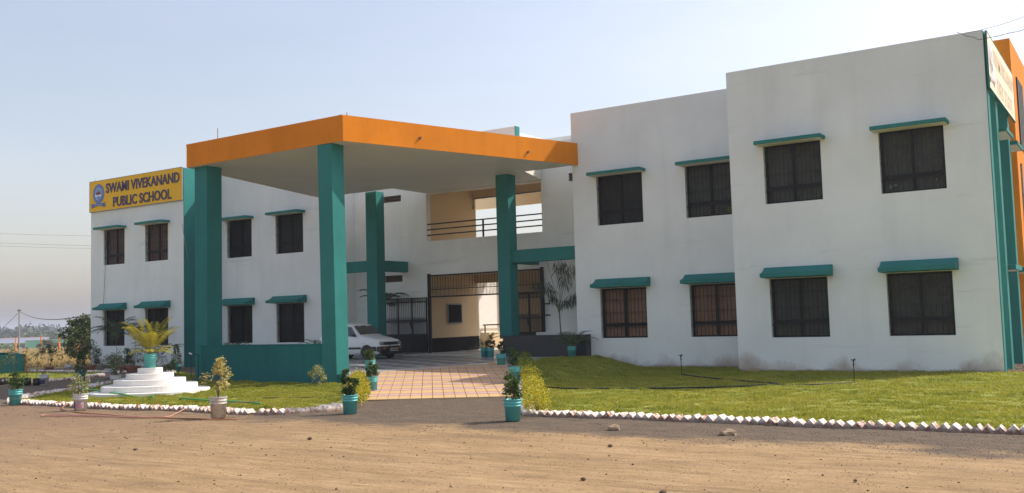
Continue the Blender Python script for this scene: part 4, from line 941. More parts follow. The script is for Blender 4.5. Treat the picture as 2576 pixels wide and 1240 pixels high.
bushy(-13.40,11.26,'dirty white bucket with tall yellow variegated croton in front of the edging',kind='dirty',h=.35,r=.14,ph=.64,pr=.20,n=330,mat=L_YVARI,ls=.065,clumps=13,lift=.14,stems=5)
bushy(-27.46,17.81,'dark teal bucket with conical dark ficus at the lawn tip left of the drive',kind='dteal',h=.30,r=.13,ph=.62,pr=.17,n=420,conical=True)
e=bushy(-23.9,16.55,'white bucket with an orange lower half holding a pale shrub behind the pedestal',kind='white',h=.30,r=.14,ph=.62,pr=.17,n=300,mat=L_PALE)
wrap(e,.142,0,6.283,.0,.12,B_ORANGE,'orange_band')
e=bushy(-27.0,16.35,'white bucket with purple label beside the black sapling bags',kind='white',h=.30,r=.13,ph=.1,pr=.05,n=12,mat=L_PALE)
e.rotation_euler=(0,0,0); wrap(e,.132,R(-100),R(-20),.03,.16,LABELD,'label')
bushy(-36.3,22.2,'shallow clay bowl with a small branching tree at the back of the far lawn',kind='terra',h=.15,r=.17,ph=.80,pr=.40,n=300,clumps=12,lift=.25,ls=.07,stems=5)
bushy(-34.7,22.0,'grey white bucket with tiny seedling on the far brick edging',kind='white',h=.26,r=.14,ph=.22,pr=.08,n=16,mat=L_PALE)
bushy(-34.0,22.5,'clay pot with dense dark shrub below the tree at the left end of the building',kind='terra',h=.22,r=.17,ph=.98,pr=.34,n=520,clumps=22,ls=.06)
e=bushy(-27.75,19.0,'white bucket with pink label and a spreading pale shrub left of the pedestal',kind='white',h=.32,r=.14,ph=.48,pr=.24,n=300,mat=L_PALE)
e.rotation_euler=(0,0,0); wrap(e,.142,R(-95),R(-15),.05,.19,LABELP,'label')
bushy(-31.45,22.15,'clay trough with round headed dark shrub, left one of the two before the sign wall',kind='terra',h=.22,r=.24,ph=.66,pr=.22,n=380,group='pair of clay troughs before the sign wall')
bushy(-30.72,22.0,'clay trough with wider dark shrub, right one of the two before the sign wall',kind='terra',h=.22,r=.24,ph=.66,pr=.30,n=420,group='pair of clay troughs before the sign wall')
bushy(-28.2,21.9,'dark teal bucket with spiral trimmed ficus just left of the teal corner',kind='dteal',h=.33,r=.15,ph=.66,pr=.17,n=420,conical=True)
bushy(-23.35,17.9,'pale variegated shrub growing at the foot of the left teal column',kind=None,ph=.62,pr=.20,n=330,mat=L_PALE,cat='shrub',name='shrub',lift=.1)
bushy(-17.2,17.5,'cream variegated shrub growing in the grass under the teal wall',kind=None,ph=.52,pr=.21,n=420,mat=L_VARI,cat='shrub',name='shrub',lift=.06)
palm(-22.15,19.2,'small palm whose yellow green tips show above the teal wall at its left end',nf=9,L=.62,z=pz(-22,19.2),h=.30,r=.13,mat=L_PALMG,stem=.25)
palm(-18.75,19.2,'small palm whose tips show above the teal wall beside the front column',nf=9,L=.72,z=pz(-18,19.2),h=.30,r=.13,mat=L_DARKP,stem=.22)
palm(-23.55,27.3,'tall palm standing behind the rear left column',nf=11,L=1.05,z=pz(-23,27.3),h=.33,r=.14,mat=L_DARKP,stem=1.45,arch=1.0,npair=26,ll=.30,lw=.036)
palm(-32.9,23.6,'taller slim palm with drooping fronds left before the sign wall',kind=None,nf=13,L=1.2,mat=L_DARKP,stem=1.15,arch=1.0,ll=.32,lw=.03,cat='palm',name='palm')
palm(-34.6,24.0,'palm with arching dark fronds at the left end of the sign wall',kind=None,nf=12,L=1.3,mat=L_DARKP,stem=1.25,arch=.95,ll=.32,lw=.03,cat='palm',name='palm')
palm(-30.6,22.9,'low palm with long arching grey green fronds between the troughs and the pedestal',kind=None,nf=9,L=1.35,mat=L_DARKP,stem=.3,arch=.95,ll=.30,lw=.026,cat='palm',name='palm')
# saplings in black bags
sx=[(-27.15,16.2,.80),(-27.45,16.1,.95),(-27.75,16.3,.6),(-28.0,16.05,.85),(-28.35,16.2,1.0),(-28.65,16.0,.7),(-28.9,16.25,.9),(-29.3,16.1,.8)]
for i,(x,y,hh) in enumerate(sx):
    e=plantbase('sapling',x,y,None,'thin sapling in a black grow bag, '+['first','second','third','fourth','fifth','sixth','seventh','last'][i]+' to the left of the purple labelled bucket','sapling','row of saplings in black bags')
    zs=pot('bag',e,.2,.09); q=MB(); k=random.uniform(-.1,.1); q.tube([(0,0,zs),(k*.5,.02,zs+hh*.5),(k,.0,zs+hh)],.006,5,.003)
    for j in range(4): a=random.random()*6.28; q.tube([(k*.6,.01,zs+hh*(.45+.12*j)),(k*.6+.16*math.cos(a),.16*math.sin(a),zs+hh*(.6+.12*j))],.003,4)
    q.build('stem',BARK,e); C=cloud(46,(k*.8,0,zs+hh*.75),(.17,.17,hh*.30),.3,7,.06); leafobj('foliage',[leaves(C,.075,.03,.1,.4)],L_PALE,e)
# oleander-like tree in the planter
t=empty('slender_tree',(-15.68,26.8,.93),0,'slender young tree with narrow drooping leaves growing in the granite planter','tree')
q=MB(); crown=[(.19,-.0,2.06,.28),(.42,0,2.12,.26),(.21,.1,1.78,.22),(-.37,0,1.5,.20),(-.57,.1,1.68,.22),(-.85,0,1.69,.22),(-.21,0,1.25,.14),(.19,.05,1.1,.14),(.49,0,1.2,.2),(.62,.05,1.28,.15),(.05,0,2.3,.18)]
q.tube([(.03,0,-.02),(0,0,.7),(-.02,0,1.05)],.022,7,.015); q.build('trunk',BARK,t)
q=MB()
for (x,y,z,r_) in crown: q.tube([(-.01,0,.75+.12*random.random()),(x*.4,y*.4,(z+.9)/2),(x,y,z)],.009,5,.003)
q.build('branch',STEMG,t)
parts=[]
for (x,y,z,r_) in crown:
    C=cloud(75,(x,y,z),(r_,r_,r_*.9),.2); D=C-np.array([x,y,z+r_*.6]); D[:,2]-=.12; parts.append(leaves(C,.19,.018,0,.35,D=D))
leafobj('foliage',parts,leafmat('narrow_grey_leaves',[(.03,.05,.025),(.06,.09,.045),(.10,.13,.07)],.25),t)
q=MB(); q.tube([(-.33,-.15,2.5),(-.05,-.1,1.3),(-.02,-.02,.75)],.006,4); q.build('support_string',BLACK,t)
# tree at the far left end of the building
def tree(x,y,z,label,h,r,n,mat,name='broadleaf_tree',cat='tree',ls=.16,group=None,clumps=26,trunk=.35,cr=.3):
    e=empty(name,(x,y,z),0,label,cat,group); q=MB(); q.tube([(0,0,-.3),(r*.08,0,h*trunk),(0,0,h*.75)],h*.03,7,h*.012)
    for k in range(5): a=k*1.26; q.tube([(0,0,h*trunk*.9),(r*.45*math.cos(a),r*.45*math.sin(a),h*.62)],h*.014,5,h*.006)
    q.build('trunk',BARK,e); C=cloud(n,(0,0,h*(trunk+(1-trunk)*.5)),(r,r,h*(1-trunk)*.5),.45,clumps,r*cr); leafobj('crown',[leaves(C,ls,ls*.55,.2,.4)],mat,e); return e
tree(-45.3,29.6,-.1,'dense small tree showing beyond the left end of the building',2.35,1.0,2600,L_TREE,ls=.17,trunk=.3,clumps=34,cr=.26)
tree(-43.6,28.2,-.1,'darker low tree close behind the left end of the building',1.9,.8,1400,L_TREE,ls=.15,trunk=.2)
# hedges: two rows of golden duranta
def hedge(pts,label,w,h,n,mixg):
    P=[Vector(p) for p in pts]; c=(P[0]+P[-1])/2; e=empty('golden_hedge',(c.x,c.y,0),0,label,'hedge'); C=[];Cg=[]
    q=MB()
    for i in range(n):
        u=rng.random()*(len(P)-1); j=int(u); p=P[j].lerp(P[j+1],u-j); g=float(gz(p.x,p.y))
        hh=h*(.75+.35*math.sin(p.y*5.1)*math.sin(p.y*2.3+1)); a=rng.random()*6.28; rr=w*.5*rng.random()**.5; z=g+.03+hh*rng.random()**.7*(1-.35*(rr/(w*.5))**2)
        (Cg if rng.random()<mixg(u/(len(P)-1)) else C).append((p.x+rr*math.cos(a)-c.x,p.y+rr*math.sin(a)-c.y,z))
        if i%60==0: q.tube([(p.x-c.x,p.y-c.y,g-.02),(p.x-c.x+.04*math.cos(a),p.y-c.y+.04*math.sin(a),g+hh*.6)],.006,4,.003)
    tag(q.build('stem',BARK,e),kind='stuff'); leafobj('golden_foliage',[leaves(np.array(C),.042,.024,.5,.1)],L_HEDGE,e)
    if Cg: leafobj('green_foliage',[leaves(np.array(Cg),.042,.022,.4,.2)],L_HEDGEG,e)
hedge([(-12.30,13.45),(-13.55,15.0),(-14.75,16.3),(-16.15,17.85)],'bright golden hedge along the left edge of the tiled path',.46,.42,6500,lambda u:.12)
hedge([(-8.15,13.15),(-9.55,15.3),(-10.95,17.5),(-12.6,19.9),(-14.4,22.6)],'golden hedge turning green towards the porch along the right edge of the path',.46,.42,11000,lambda u:.08 if u<.5 else min(.95,.08+(u-.5)*2.6))

# ---------------------------------------------------------------- brick edgings
bm_=MB(); s=.118; bm_.box(-.11,.11,-s/2,s/2,-s/2,s/2)
bme=bm_.mesh('brick'); bme.materials.append(BRICK)
def edging(pts,label,sp=.135,size=1.0,jit=.012,rowname='brick_edging',sawtooth=True,group=None):
    P=[Vector(p) for p in pts]; e=empty(rowname,(P[0].x,P[0].y,0),0,label,'edging',group); seg=[(b-a).length for a,b in zip(P,P[1:])]; tot=sum(seg); n=int(tot/sp)
    for i in range(n):
        d=(i+.5)*sp; j=0
        while j<len(seg)-1 and d>seg[j]: d-=seg[j]; j+=1
        p=P[j].lerp(P[j+1],d/seg[j]); t=(P[j+1]-P[j]).normalized(); ang=math.atan2(t.y,t.x)
        o=bpy.data.objects.new('brick',bme); COL.objects.link(o); o.parent=e
        g=float(gz(p.x,p.y)); o.location=(p.x-P[0].x+random.uniform(-jit,jit),p.y-P[0].y+random.uniform(-jit,jit),g+.000*size+random.uniform(-.012,.012))
        # bricks stand on a corner: rotated 45 deg about the horizontal axis across the row, sunk in the soil
        rot=Matrix.Rotation(ang+random.uniform(-.12,.12),3,'Z')@Matrix.Rotation(R(45+random.uniform(-7,7)),3,'Y')@Matrix.Rotation(R(90),3,'Z')
        o.rotation_euler=rot.to_euler(); o.scale=(size*random.uniform(.85,1.1),size*random.uniform(.85,1.15),size*random.uniform(.85,1.15))
        if sawtooth: pass
    return e
edging([(-8.42,13.27),(-6.5,13.29),(-4.6,13.27),(-3,13.22),(-1.2,13.26),(1.2,13.3)],'sawtooth row of whitewashed bricks along the front of the right lawn',.128,.98)
edging([(-20.95,11.98),(-17.4,11.86),(-15.0,12.0),(-13.2,11.88)],'sawtooth row of whitewashed bricks along the front of the pedestal lawn',.128,.98)
edging([(-13.15,11.9),(-12.72,12.15),(-12.42,12.75),(-12.35,13.3)],'short curved row of whitewashed bricks beside the front left bucket',.12,1.1)
edging([(-20.98,12.02),(-21.55,12.35),(-22.4,13.5),(-23.6,15.4),(-24.6,16.9),(-26.2,18.8),(-27.4,20.6),(-28.0,21.6)],'diagonal row of whitewashed bricks along the drive behind the pedestal',.155,1.25)
edging([(-36.6,21.42),(-33.3,21.45),(-30.7,21.62)],'distant row of whitewashed bricks along the back of the far lawn',.135,1.0)
edging([(-28.45,17.3),(-28.65,18.3),(-29.4,19.6),(-30.6,21.55)],'row of dusty bricks at the right end of the far lawn',.15,1.0)
edging([(-8.45,13.35),(-9.9,15.5),(-11.3,17.6),(-12.9,19.9),(-14.7,22.7)],'row of bricks between the right hedge and the lawn',.13,1.0)

# ---------------------------------------------------------------- hoses, sprinklers, small things
def catm(pts,n=6):
    P=[Vector(p) for p in pts]; out=[]
    for i in range(len(P)-1):
        a=P[max(i-1,0)];b=P[i];c=P[i+1];d=P[min(i+2,len(P)-1)]
        for k in range(n):
            t=k/n; out.append(.5*((2*b)+(c-a)*t+(2*a-5*b+4*c-d)*t*t+(3*b-a-3*c+d)*t**3))
    out.append(P[-1]); return out
def hose(pts,r,mat,label,lift=0.0):
    q=[(p.x,p.y,(p.z if abs(p.z)>1e-6 else float(gz(p.x,p.y))+lift+r*.7)) for p in catm([(a[0],a[1],a[2] if len(a)>2 else 0) for a in pts])]
    c=q[len(q)//2]; m=MB(); m.tube([(a-c[0],b-c[1],z) for a,b,z in q],r,7); o=m.build('garden_hose',mat,smooth=True); o.location=(c[0],c[1],0); tag(o,label,'hose')
hose([(-26.6,18.9),(-25.6,17.2),(-24.4,15.9,.08),(-22.4,14.55,.09),(-21.15,14.1,.12),(-20.2,13.72,.115),(-19.2,13.5,.10),(-18.1,13.42),(-16.9,13.25),(-15.7,13.0),(-14.8,12.95),(-14.0,12.75)],.019,HOSEG,'green garden hose draped across the foot of the pedestal',.075)
hose([(-19.0,12.2,.08),(-18.6,11.75,.06),(-17.9,11.25),(-16.6,10.97),(-15.4,10.84),(-14.5,10.80),(-13.5,10.95),(-12.9,11.0),(-12.75,11.12)],.011,HOSEO,'orange hose lying on the dirt in front of the brick edging')
hose([(-13.3,11.02),(-15.1,10.70),(-16.3,10.54),(-16.95,10.30),(-17.2,10.42),(-16.8,10.60),(-15.1,10.80),(-14.5,11.0),(-14.75,11.4),(-15.0,11.85,.06)],.010,HOSEP,'faded pink hose looped on the dirt left of the dirty bucket')
hose([(-9.66,22.35),(-8.6,21.3),(-7.6,20.5),(-6.43,19.72),(-6.7,19.2),(-7.4,18.55),(-8.8,17.95),(-10.4,17.6),(-11.0,17.9)],.017,HOSEB,'long black hose kinked across the right lawn',.045)
hose([(-6.5,19.65),(-6.0,19.45),(-5.4,20.0),(-5.1,20.45)],.013,HOSEB,'short black hose running to the right sprinkler',.045)
hose([(-13.9,15.1),(-14.3,14.6),(-14.9,14.3),(-15.4,14.1)],.012,HOSEB,'short black hose on the grass left of the golden hedge',.04)
q=MB(); q.tube([(0,0,.02),(.35,.1,.035),(.75,.35,.04)],.014,6,.01); o=q.build('stick',tan); o.location=(-14.75,12.40,.09); tag(o,'pale stripped stick lying on the grass behind the dirty bucket','stick')
def sprinkler(x,y,h,label):
    e=empty('sprinkler',(x,y,float(gz(x,y))),0,label,'sprinkler','lawn sprinklers on risers'); q=MB(); q.tube([(0,0,-.05),(0,0,h)],.008,6); q.build('riser',BLACK,e)
    q=MB(); q.box(-.012,.012,-.012,.012,h,h+.06); q.box(-.05,.045,-.01,.01,h+.05,h+.068); q.tube([(.0,0,h+.06),(.035,0,h+.085)],.009,5); q.build('nozzle',BLACK,e)
    q=MB(); q.tube([(0,0,h-.06),(.0,0,h-.02)],.016,6); q.build('coupling',BLACK,e)
sprinkler(-9.66,22.35,.46,'black sprinkler riser standing in the shaded grass before the middle windows')
sprinkler(-5.08,20.5,.44,'black sprinkler riser standing in the sunlit grass at the right')
e=empty('garden_tap',(-22.2,17.95,0),0,'thin standpipe with white nozzle before the left end of the teal wall','tap'); q=MB(); q.tube([(0,0,-.05),(.02,0,.5),(.03,0,.8)],.01,6); q.build('pipe',BLACK,e); q=MB(); q.tube([(-.28,0,.80),(-.02,0,.79)],.012,6); q.build('bracket',BLACK,e); q=MB(); q.tube([(-.36,0,.83),(-.24,0,.79)],.022,7); q.build('nozzle',WHITEW,e); q=MB(); q.tube(catm([(-.26,0,.79),(-.30,0,.5),(-.24,-.02,.2),(-.1,-.1,.02)]),.009,6); q.build('feed_hose',HOSEB,e)
rock(-4.55,11.9,.10,'flat tan stone half buried in the gravel before the right lawn',tan); rock(-6.2,11.95,.085,'low tan stone in the gravel left of the flat one',tan)
LBL=['dark earth clod nearest the gravel strip, right of the yard centre','large dark clod low in the picture, right of centre','dark clod between the two larger clods right of centre','dark clod lying left of the yard centre','small clod on the dirt just below the front gravel, left of centre','small clod on bare dirt towards the right edge']
for (x,y,s_) in ((-5.45,10.4,.03),(-3.62,7.85,.035),(-4.6,8.2,.028),(-11.0,7.9,.03),(-9.6,9.6,.035),(-2.3,9.1,.02)): rock(x,y,s_,LBL.pop(0),clod)
rock(-8.45,24.1,.17,'brown rock at the base of the right wing wall',tan)
# mulch at the right corner
P1,S1=scatter(9000,-3.4,1.5,24.3,31,.01,.035,2); V,F=stones_mesh(P1,S1); V[:,2]+=0; me=npmesh('mulch',V,F); me.materials.append(paint('dry_mulch',(.24,.17,.12),.9,.6,14,0)); tag(link(me,'mulch'),'dry leaves and rubble beside the teal fins','rubble',kind='stuff')
P1,S1=scatter(1500,-12.6,-2.9,24.25,24.36,.01,.03,2); P2,S2=scatter(900,-12.8,-9.0,25.7,26.0,.012,.04,2); V,F=stones_mesh(np.concatenate([P1,P2]),np.concatenate([S1,S2])); me=npmesh('soil_crumbs',V,F); me.materials.append(clod); tag(link(me,'soil_crumbs'),'broken soil along the foot of the white walls','soil',kind='stuff')

# ---------------------------------------------------------------- far left: tank, container, posts, person, buffalo
def FP(b,h):  # bearing in degrees left of +Y, horizontal distance
    return (-h*math.sin(R(b)),h*math.cos(R(b)))
# teal water tank wall with tarpaulin
wt=empty('water_tank',(-36.1,21.1,0),0,'teal painted masonry tank with green tarpaulin at the left edge','water tank')
q=MB(); q.box(-5,0,-4,0,-.1,.72); q.build('tank_wall',TEAL,wt); q=MB(); q.box(-.10,.012,-.02,.02,-.08,.70); q.build('corner_strip',ORANGE,wt)
q=MB()
for i in range(8):
    for j in range(6):
        f=lambda a,b:(-5+a*.6,-4+b*.68,.745+.05*math.sin(a*2.1+b)+.03*math.sin(b*3)); q.quad(f(i,j),f(i+1,j),f(i+1,j+1),f(i,j+1))
q.build('tarpaulin',TEALD,wt,smooth=True)
x,y=FP(60.35,355); z=float(gz(x,y))
tk=empty('steel_tank',(x,y,z),R(60),'long silver steel tank lying in the far field','tank')
q=MB(); q.lathe([(0,-11),(1.6,-11),(1.6,11),(0,11)],28); q.v=[(c,b,a+2.0) for a,b,c in q.v]; q.build('shell',plain('galvanised_steel',(.75,.76,.78),.25,.9),tk,smooth=False)
q=MB(); q.box(-10,-9,-1.4,1.4,-.6,.9); q.box(9,10,-1.4,1.4,-.6,.9); q.box(-11,11,-.1,.1,3.62,3.72); q.build('cradle',ORANGE,tk)
x,y=FP(58.6,352); z=float(gz(x,y)); ct=empty('shipping_container',(x,y,z),R(60+3),'pale green corrugated shipping container in the far field','container')
q=MB(); n=70; L=13.4
for i in range(n):
    a=-L/2+L*i/n; b=-L/2+L*(i+1)/n; off_=.06 if i%2 else 0
    q.box(a,b,-1.2+off_,1.2-off_,0,2.7)
q.build('shell',paint('container_green',(.16,.42,.28),.6,.1,.3,0),ct)
q=MB(); q.box(-L/2-.05,-L/2+.1,-1.25,1.25,0,2.75); q.box(L/2-.1,L/2+.05,-1.25,1.25,0,2.75); q.box(-L/2,L/2,-1.26,-1.18,2.62,2.76); q.build('container_frame',paint('container_frame',(.45,.5,.45),.6,.1,.5,0),ct)
PT=[(60.15,188,2.1),(58.95,186,2.1),(58.08,176,2.1),(57.15,170,2.3)]
for i,(b,h,hh) in enumerate(PT):
    x,y=FP(b,h); o=MB().box(-.10,.10,-.10,.10,-.5,hh*1.12).build('fence_post',ORANGE,bevel=.02); o.location=(x,y,float(gz(x,y)))
    tag(o,['orange fence post in the far field beside the steel tank','orange fence post in front of the green container, near its left end','orange fence post in front of the green container, near its right end','orange fence post right of the man in white'][i],'post','orange fence posts in the far field')
def skin_body(name,verts,edges,radii,mat,parent,sub=2):
    me=bpy.data.meshes.new(name); me.from_pydata(verts,edges,[]); me.materials.append(mat); o=link(me,name,parent)
    o.modifiers.new('skin','SKIN'); 
    for v,r_ in zip(me.skin_vertices[0].data,radii): v.radius=(r_,r_) if not isinstance(r_,tuple) else r_
    me.skin_vertices[0].data[0].use_root=True; s=o.modifiers.new('sub','SUBSURF'); s.levels=sub; s.render_levels=sub; return o
x,y=FP(57.52,160); z=float(gz(x,y)); K2=.92
pn=empty('person',(x,y,z),R(60),'man in a loose white shirt and blue scarf walking in the dry field','person')
skv=[(0,0,.95),(0,0,1.15),(0,0,1.38),(0,0,1.50),(0,.0,1.62),(0,0,1.72),(-.10,0,.90),(-.12,.03,.50),(-.12,0,.08),(-.12,-.12,.04),(.10,0,.90),(.13,-.03,.50),(.13,.02,.08),(.13,-.10,.04),(-.19,0,1.40),(-.25,.02,1.12),(-.26,-.05,.86),(.19,0,1.40),(.25,.02,1.12),(.27,-.05,.86)]
ske=[(0,1),(1,2),(2,3),(3,4),(4,5),(0,6),(6,7),(7,8),(8,9),(0,10),(10,11),(11,12),(12,13),(2,14),(14,15),(15,16),(2,17),(17,18),(18,19)]
skr=[.14,.13,.14,.055,.095,.085,.095,.06,.042,.035,.095,.06,.042,.035,.065,.048,.035,.065,.048,.035]
skin_body('body',skv,ske,skr,plain('brown_skin',(.16,.08,.05),.6),pn)
sh_v=[(0,0,.82),(0,0,1.10),(0,0,1.36),(0,0,1.46),(-.20,0,1.40),(-.26,.02,1.12),(-.27,-.03,.95),(.20,0,1.40),(.26,.02,1.12),(.28,-.03,.95)]
skin_body('shirt',sh_v,[(0,1),(1,2),(2,3),(2,4),(4,5),(5,6),(2,7),(7,8),(8,9)],[(.24,.18),(.20,.16),(.19,.15),.08,.09,.075,.07,.09,.075,.07],plain('white_cotton',(.72,.72,.72),.8),pn)
skin_body('trousers',[(0,0,.93),(-.11,0,.86),(-.13,.03,.5),(-.13,0,.12),(.11,0,.86),(.14,-.03,.5),(.14,.02,.12)],[(0,1),(1,2),(2,3),(0,4),(4,5),(5,6)],[.16,.12,.095,.08,.12,.095,.08],plain('grey_cloth',(.3,.29,.28),.8),pn)
q=MB(); q.box(-.05,.05,-.215,-.19,.78,1.38); q.build('scarf',plain('blue_cloth',(.06,.12,.3),.8),pn)
q=MB(); q.lathe([(.0,.11),(.06,.095),(.095,.04),(.10,0),(.085,-.03)],14,(0,.012,1.73)); q.build('hair',plain('black_hair',(.015,.012,.01),.7),pn,smooth=True)
pn.scale=(K2,K2,K2)
x,y=FP(57.95,215); z=float(gz(x,y)); bf=empty('buffalo',(x,y,z),R(240),'black buffalo grazing near the green container','buffalo')
bv=[(0,0,.95),(.55,0,1.0),(.85,0,1.05),(1.15,0,.85),(1.38,0,.55),(1.5,0,.35),(-.55,0,1.02),(-.85,0,.95),(-1.0,0,.6),(.6,-.2,.6),(.62,-.22,.3),(.62,-.22,0),(.6,.2,.6),(.55,.22,.3),(.5,.22,0),(-.7,-.2,.7),(-.85,-.22,.38),(-.75,-.22,0),(-.7,.2,.7),(-.8,.22,.38),(-.68,.22,0)]
be=[(0,1),(1,2),(2,3),(3,4),(4,5),(0,6),(6,7),(7,8),(1,9),(9,10),(10,11),(1,12),(12,13),(13,14),(6,15),(15,16),(16,17),(6,18),(18,19),(19,20)]
skin_body('body',bv,be,[(.42,.40),(.40,.38),(.28,.28),(.18,.2),(.14,.15),(.09,.10),(.38,.38),(.2,.22),.03,.15,.08,.07,.15,.08,.07,.18,.08,.07,.18,.08,.07],plain('black_hide',(.018,.015,.014),.6),bf)
for s in(-1,1): q=MB(); q.tube([(1.38,s*.1,.7),(1.3,s*.35,.78),(1.1,s*.45,.85)],.035,6,.012); q.build('horn',BLACK,bf); q=MB(); q.tube([(1.3,s*.12,.62),(1.22,s*.32,.55)],.05,5,.02); q.build('ear',BLACK,bf)
q=MB(); q.tube([(-1.0,0,.95),(-1.1,0,.6),(-1.1,0,.3)],.025,5); q.build('tail',BLACK,bf)
# bushes and trees in the distance: every one its own object
def bush(b,h,hh,r_,n,mat,label,cat='bush',group=None,ls=.3):
    x,y=FP(b,h); z=float(gz(x,y)); return tree(x,y,z,label,hh,r_,n,mat,name='bush' if cat=='bush' else 'distant_tree',cat=cat,ls=ls,group=group,trunk=.12,clumps=18,cr=.36)
bush(58.75,165,1.75,1.3,2600,L_DRYBUSH,'brown thorny bush in front of the green container',ls=.16)
bush(57.9,430,4.0,6,900,L_FARB,'low green bush just right of the green container',ls=.7)
GT='distant trees beyond the field'
far=[(60.9,560,8.0,11,L_FAR,'dark round tree at the left edge of the far tree line'),(60.05,545,8.6,13,L_FAR,'wide dark tree right of the tall wire pole'),(59.55,600,5.5,8,L_FARB,'pale green tree in front of the dark trees behind the steel tank'),(59.0,640,8.4,12,L_FAR,'dark tree in the middle of the far tree line'),(58.45,640,9.6,13,L_FAR,'tallest domed tree of the far line, right of the coconut palm'),(57.9,620,6.6,9,L_FARB,'light green tree right of the domed tree'),(57.5,640,7.2,10,L_FAR,'dull tree half hidden by the near tree on the right'),(59.3,420,4.4,7,L_FARB,'yellow green tree behind the container'),(57.1,520,6,9,L_FAR,'tree directly left of the building corner in the far line')]
for b,h,hh,r_,mt_,lab in far: bush(b,h,hh,r_,2600,mt_,lab,'tree',GT,ls=1.9)
# a coconut palm in the far line
x,y=FP(58.78,640); e=empty('coconut_palm',(x,y,float(gz(x,y))),0,'distant coconut palm rising from the far tree line','palm'); q=MB(); q.tube([(0,0,0),(.4,0,5),(.2,0,10.4)],.28,6,.2); q.build('trunk',BARK,e)
C=[];D=[]
for k in range(150): a=rng.random()*6.28; C.append((.2,0,10.4)); D.append((math.cos(a),math.sin(a),rng.uniform(-.4,.9)))
leafobj('crown',[leaves(np.array(C),3.4,.5,0,.45,D=np.array(D))],L_FAR,e)
# far woodland reading as one mass
parts=[]
for (h0,h1,nn,hh) in((700,900,26,7),(950,1300,34,9),(1350,1650,40,10)):
    for k in range(nn):
        b=rng.uniform(52,66); h=rng.uniform(h0,h1); x,y=FP(b,h); z=float(gz(x,y)); C=cloud(70,(x,y,z+hh*.35),(rng.uniform(12,30),rng.uniform(12,30),hh*.5*rng.uniform(.6,1.1)),.4); parts.append(leaves(C,5.0,3.4,.2,.2))
o=leafobj('far_woodland',parts,L_FAR); tag(o,'hazy woodland reading as one mass behind the distant trees','woodland',kind='stuff')
parts=[]
for k in range(46):
    b=rng.uniform(55.5,63); h=rng.uniform(330,520); x,y=FP(b,h); z=float(gz(x,y)); C=cloud(60,(x,y,z+.6),(rng.uniform(4,9),rng.uniform(4,9),1.3),.3); parts.append(leaves(C,1.4,.9,.3,.2))
o=leafobj('far_scrub',parts,L_FARB); tag(o,'green scrub behind the container and tank','scrub',kind='stuff')
# dry grass in the field
n=60000; b=rng.uniform(54.5,64,n); h=48+(330-48)*rng.random(n)**1.3; x=-h*np.sin(np.radians(b)); y=h*np.cos(np.radians(b)); z=gz(x,y)
hh=(.10+.16*rng.random(n))*(1+.4*vnoise(x*.15,y*.15,2.))*(.6+h/500); a=rng.random(n)*math.pi; wd=.02+.06*h/200; d=np.stack([np.cos(a)*wd,np.sin(a)*wd],1)
V=np.zeros((n,3,3)); P=np.stack([x,y],1); V[:,0,:2]=P-d; V[:,1,:2]=P+d; V[:,2,:2]=P+rng.normal(size=(n,2))*.3*hh[:,None]; V[:,:2,2]=(z-.05)[:,None]; V[:,2,2]=z+hh
t=np.clip(.5+.4*vnoise(x*.05,y*.08,5.)+.2*rng.normal(size=n),0,1)
me=npmesh('dry_grass',V.reshape(-1,3),np.arange(n*3).reshape(n,3),np.repeat(t,3)); me.materials.append(L_DRY); tag(link(me,'dry_grass'),'straw coloured dry grass covering the far field','grass',kind='stuff')
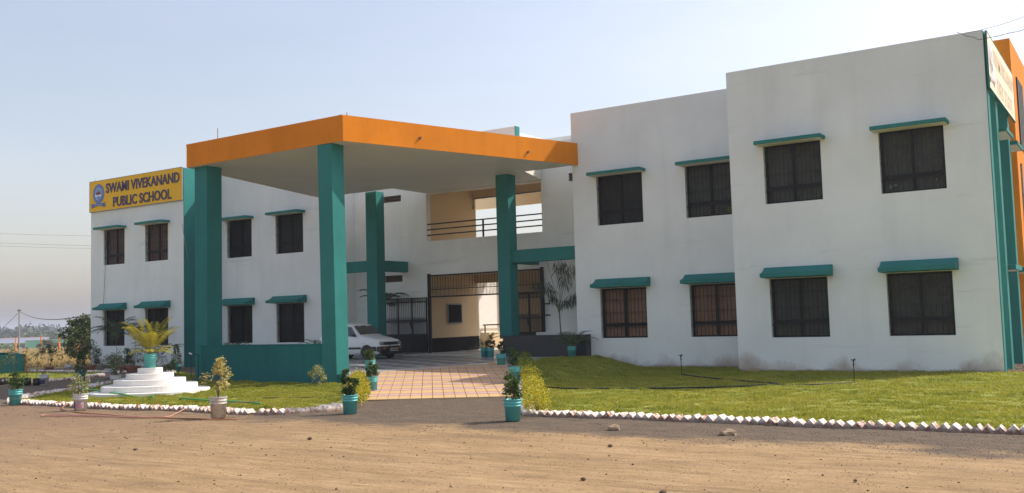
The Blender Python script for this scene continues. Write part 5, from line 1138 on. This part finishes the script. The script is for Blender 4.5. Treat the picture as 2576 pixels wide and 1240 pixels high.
# tall pole and wires
x,y=FP(60.0,135); pb=float(gz(x,y)); pt=4.15
e=empty('wire_pole',(x,y,pb),0,'tall thin grey pole carrying a sagging wire left of the building','pole'); q=MB(); q.tube([(0,0,-.3),(0,0,pt-pb)],.10,8,.08); q.build('shaft',GREYM,e); q=MB(); q.box(-.14,.14,-.14,.14,pt-pb,pt-pb+.2); q.build('cap',MORT,e)
q=MB(); q.tube([(0,0,pt-pb-.1),(-4.0,-3.0,.2)],.025,4); q.build('guy_wire',WIREM,e)
def wire(p0,p1,sag,r_,label,group=None,n=24):
    p0=Vector(p0);p1=Vector(p1); pts=[]
    for i in range(n+1): t=i/n; p=p0.lerp(p1,t); p.z-=sag*4*t*(1-t); pts.append(p-p0)
    q=MB(); q.tube(pts,r_,4); o=q.build('overhead_wire',WIREM); o.location=p0; tag(o,label,'wire',group)
wire((x,y,pt),(-38.2,26.5,2.5),.75,.03,'sagging wire from the tall pole to the left end of the building')
for k,(z0_,z1_) in enumerate(((10.15,9.75),(9.45,8.85),(9.2,8.6))):
    x0,y0=FP(66,92); x1,y1=FP(54,92); wire((x0,y0,z0_),(x1,y1,z1_),.15,.008,['topmost thin overhead wire in the sky left of the sign','middle thin overhead wire in the sky left of the sign','lowest thin overhead wire in the sky left of the sign'][k],'thin overhead wires left of the building')
q=MB(); P=catm([(-3.26,24.15,7.84),(-2.95,24.15,7.68),(-2.75,24.15,7.59),(-2.34,24.15,7.62),(-1.89,24.15,7.66),(-.8,24.1,7.95)])
q.tube(P,.004,4); q.tube([(p.x+.012*math.sin(i*.9),p.y+.01,p.z+.018*math.cos(i*.9)) for i,p in enumerate(P)],.004,4); c=P[0]; q.v=[(a-c.x,b-c.y,d-c.z) for a,b,d in q.v]; o=q.build('overhead_wire',WIREM); o.location=c; tag(o,'twisted cable drooping over the top right roof corner','wire')
wire((-3.1,24.17,7.80),(-.8,24.0,8.25),.12,.005,'single thin wire above the twisted cable at the top right corner')
wire((-31.74,24.93,5.66),(-23.25,18.46,3.55),.05,.008,'thin cable slanting from the left wing window shade to the teal column')
wire((-36.7,24.98,5.6),(-37.0,24.97,1.4),.0,.007,'thin cable running down the white wall left of the sign windows')

# ---------------------------------------------------------------- haze
hz=MB().box(-3500,3500,-3500,3500,-16,24)
m=bpy.data.materials.new('haze_air'); m.use_nodes=True; nt=m.node_tree; nt.nodes.remove(nt.nodes['Principled BSDF']); v=nt.nodes.new('ShaderNodeVolumePrincipled')
v.inputs['Color'].default_value=(.84,.88,1.0,1); v.inputs['Density'].default_value=.0007; v.inputs['Anisotropy'].default_value=.3
nt.links.new(v.outputs[0],nt.nodes['Material Output'].inputs['Volume'])
o=hz.build('haze',m); tag(o,'thin pale haze over the whole plain','haze',kind='stuff')
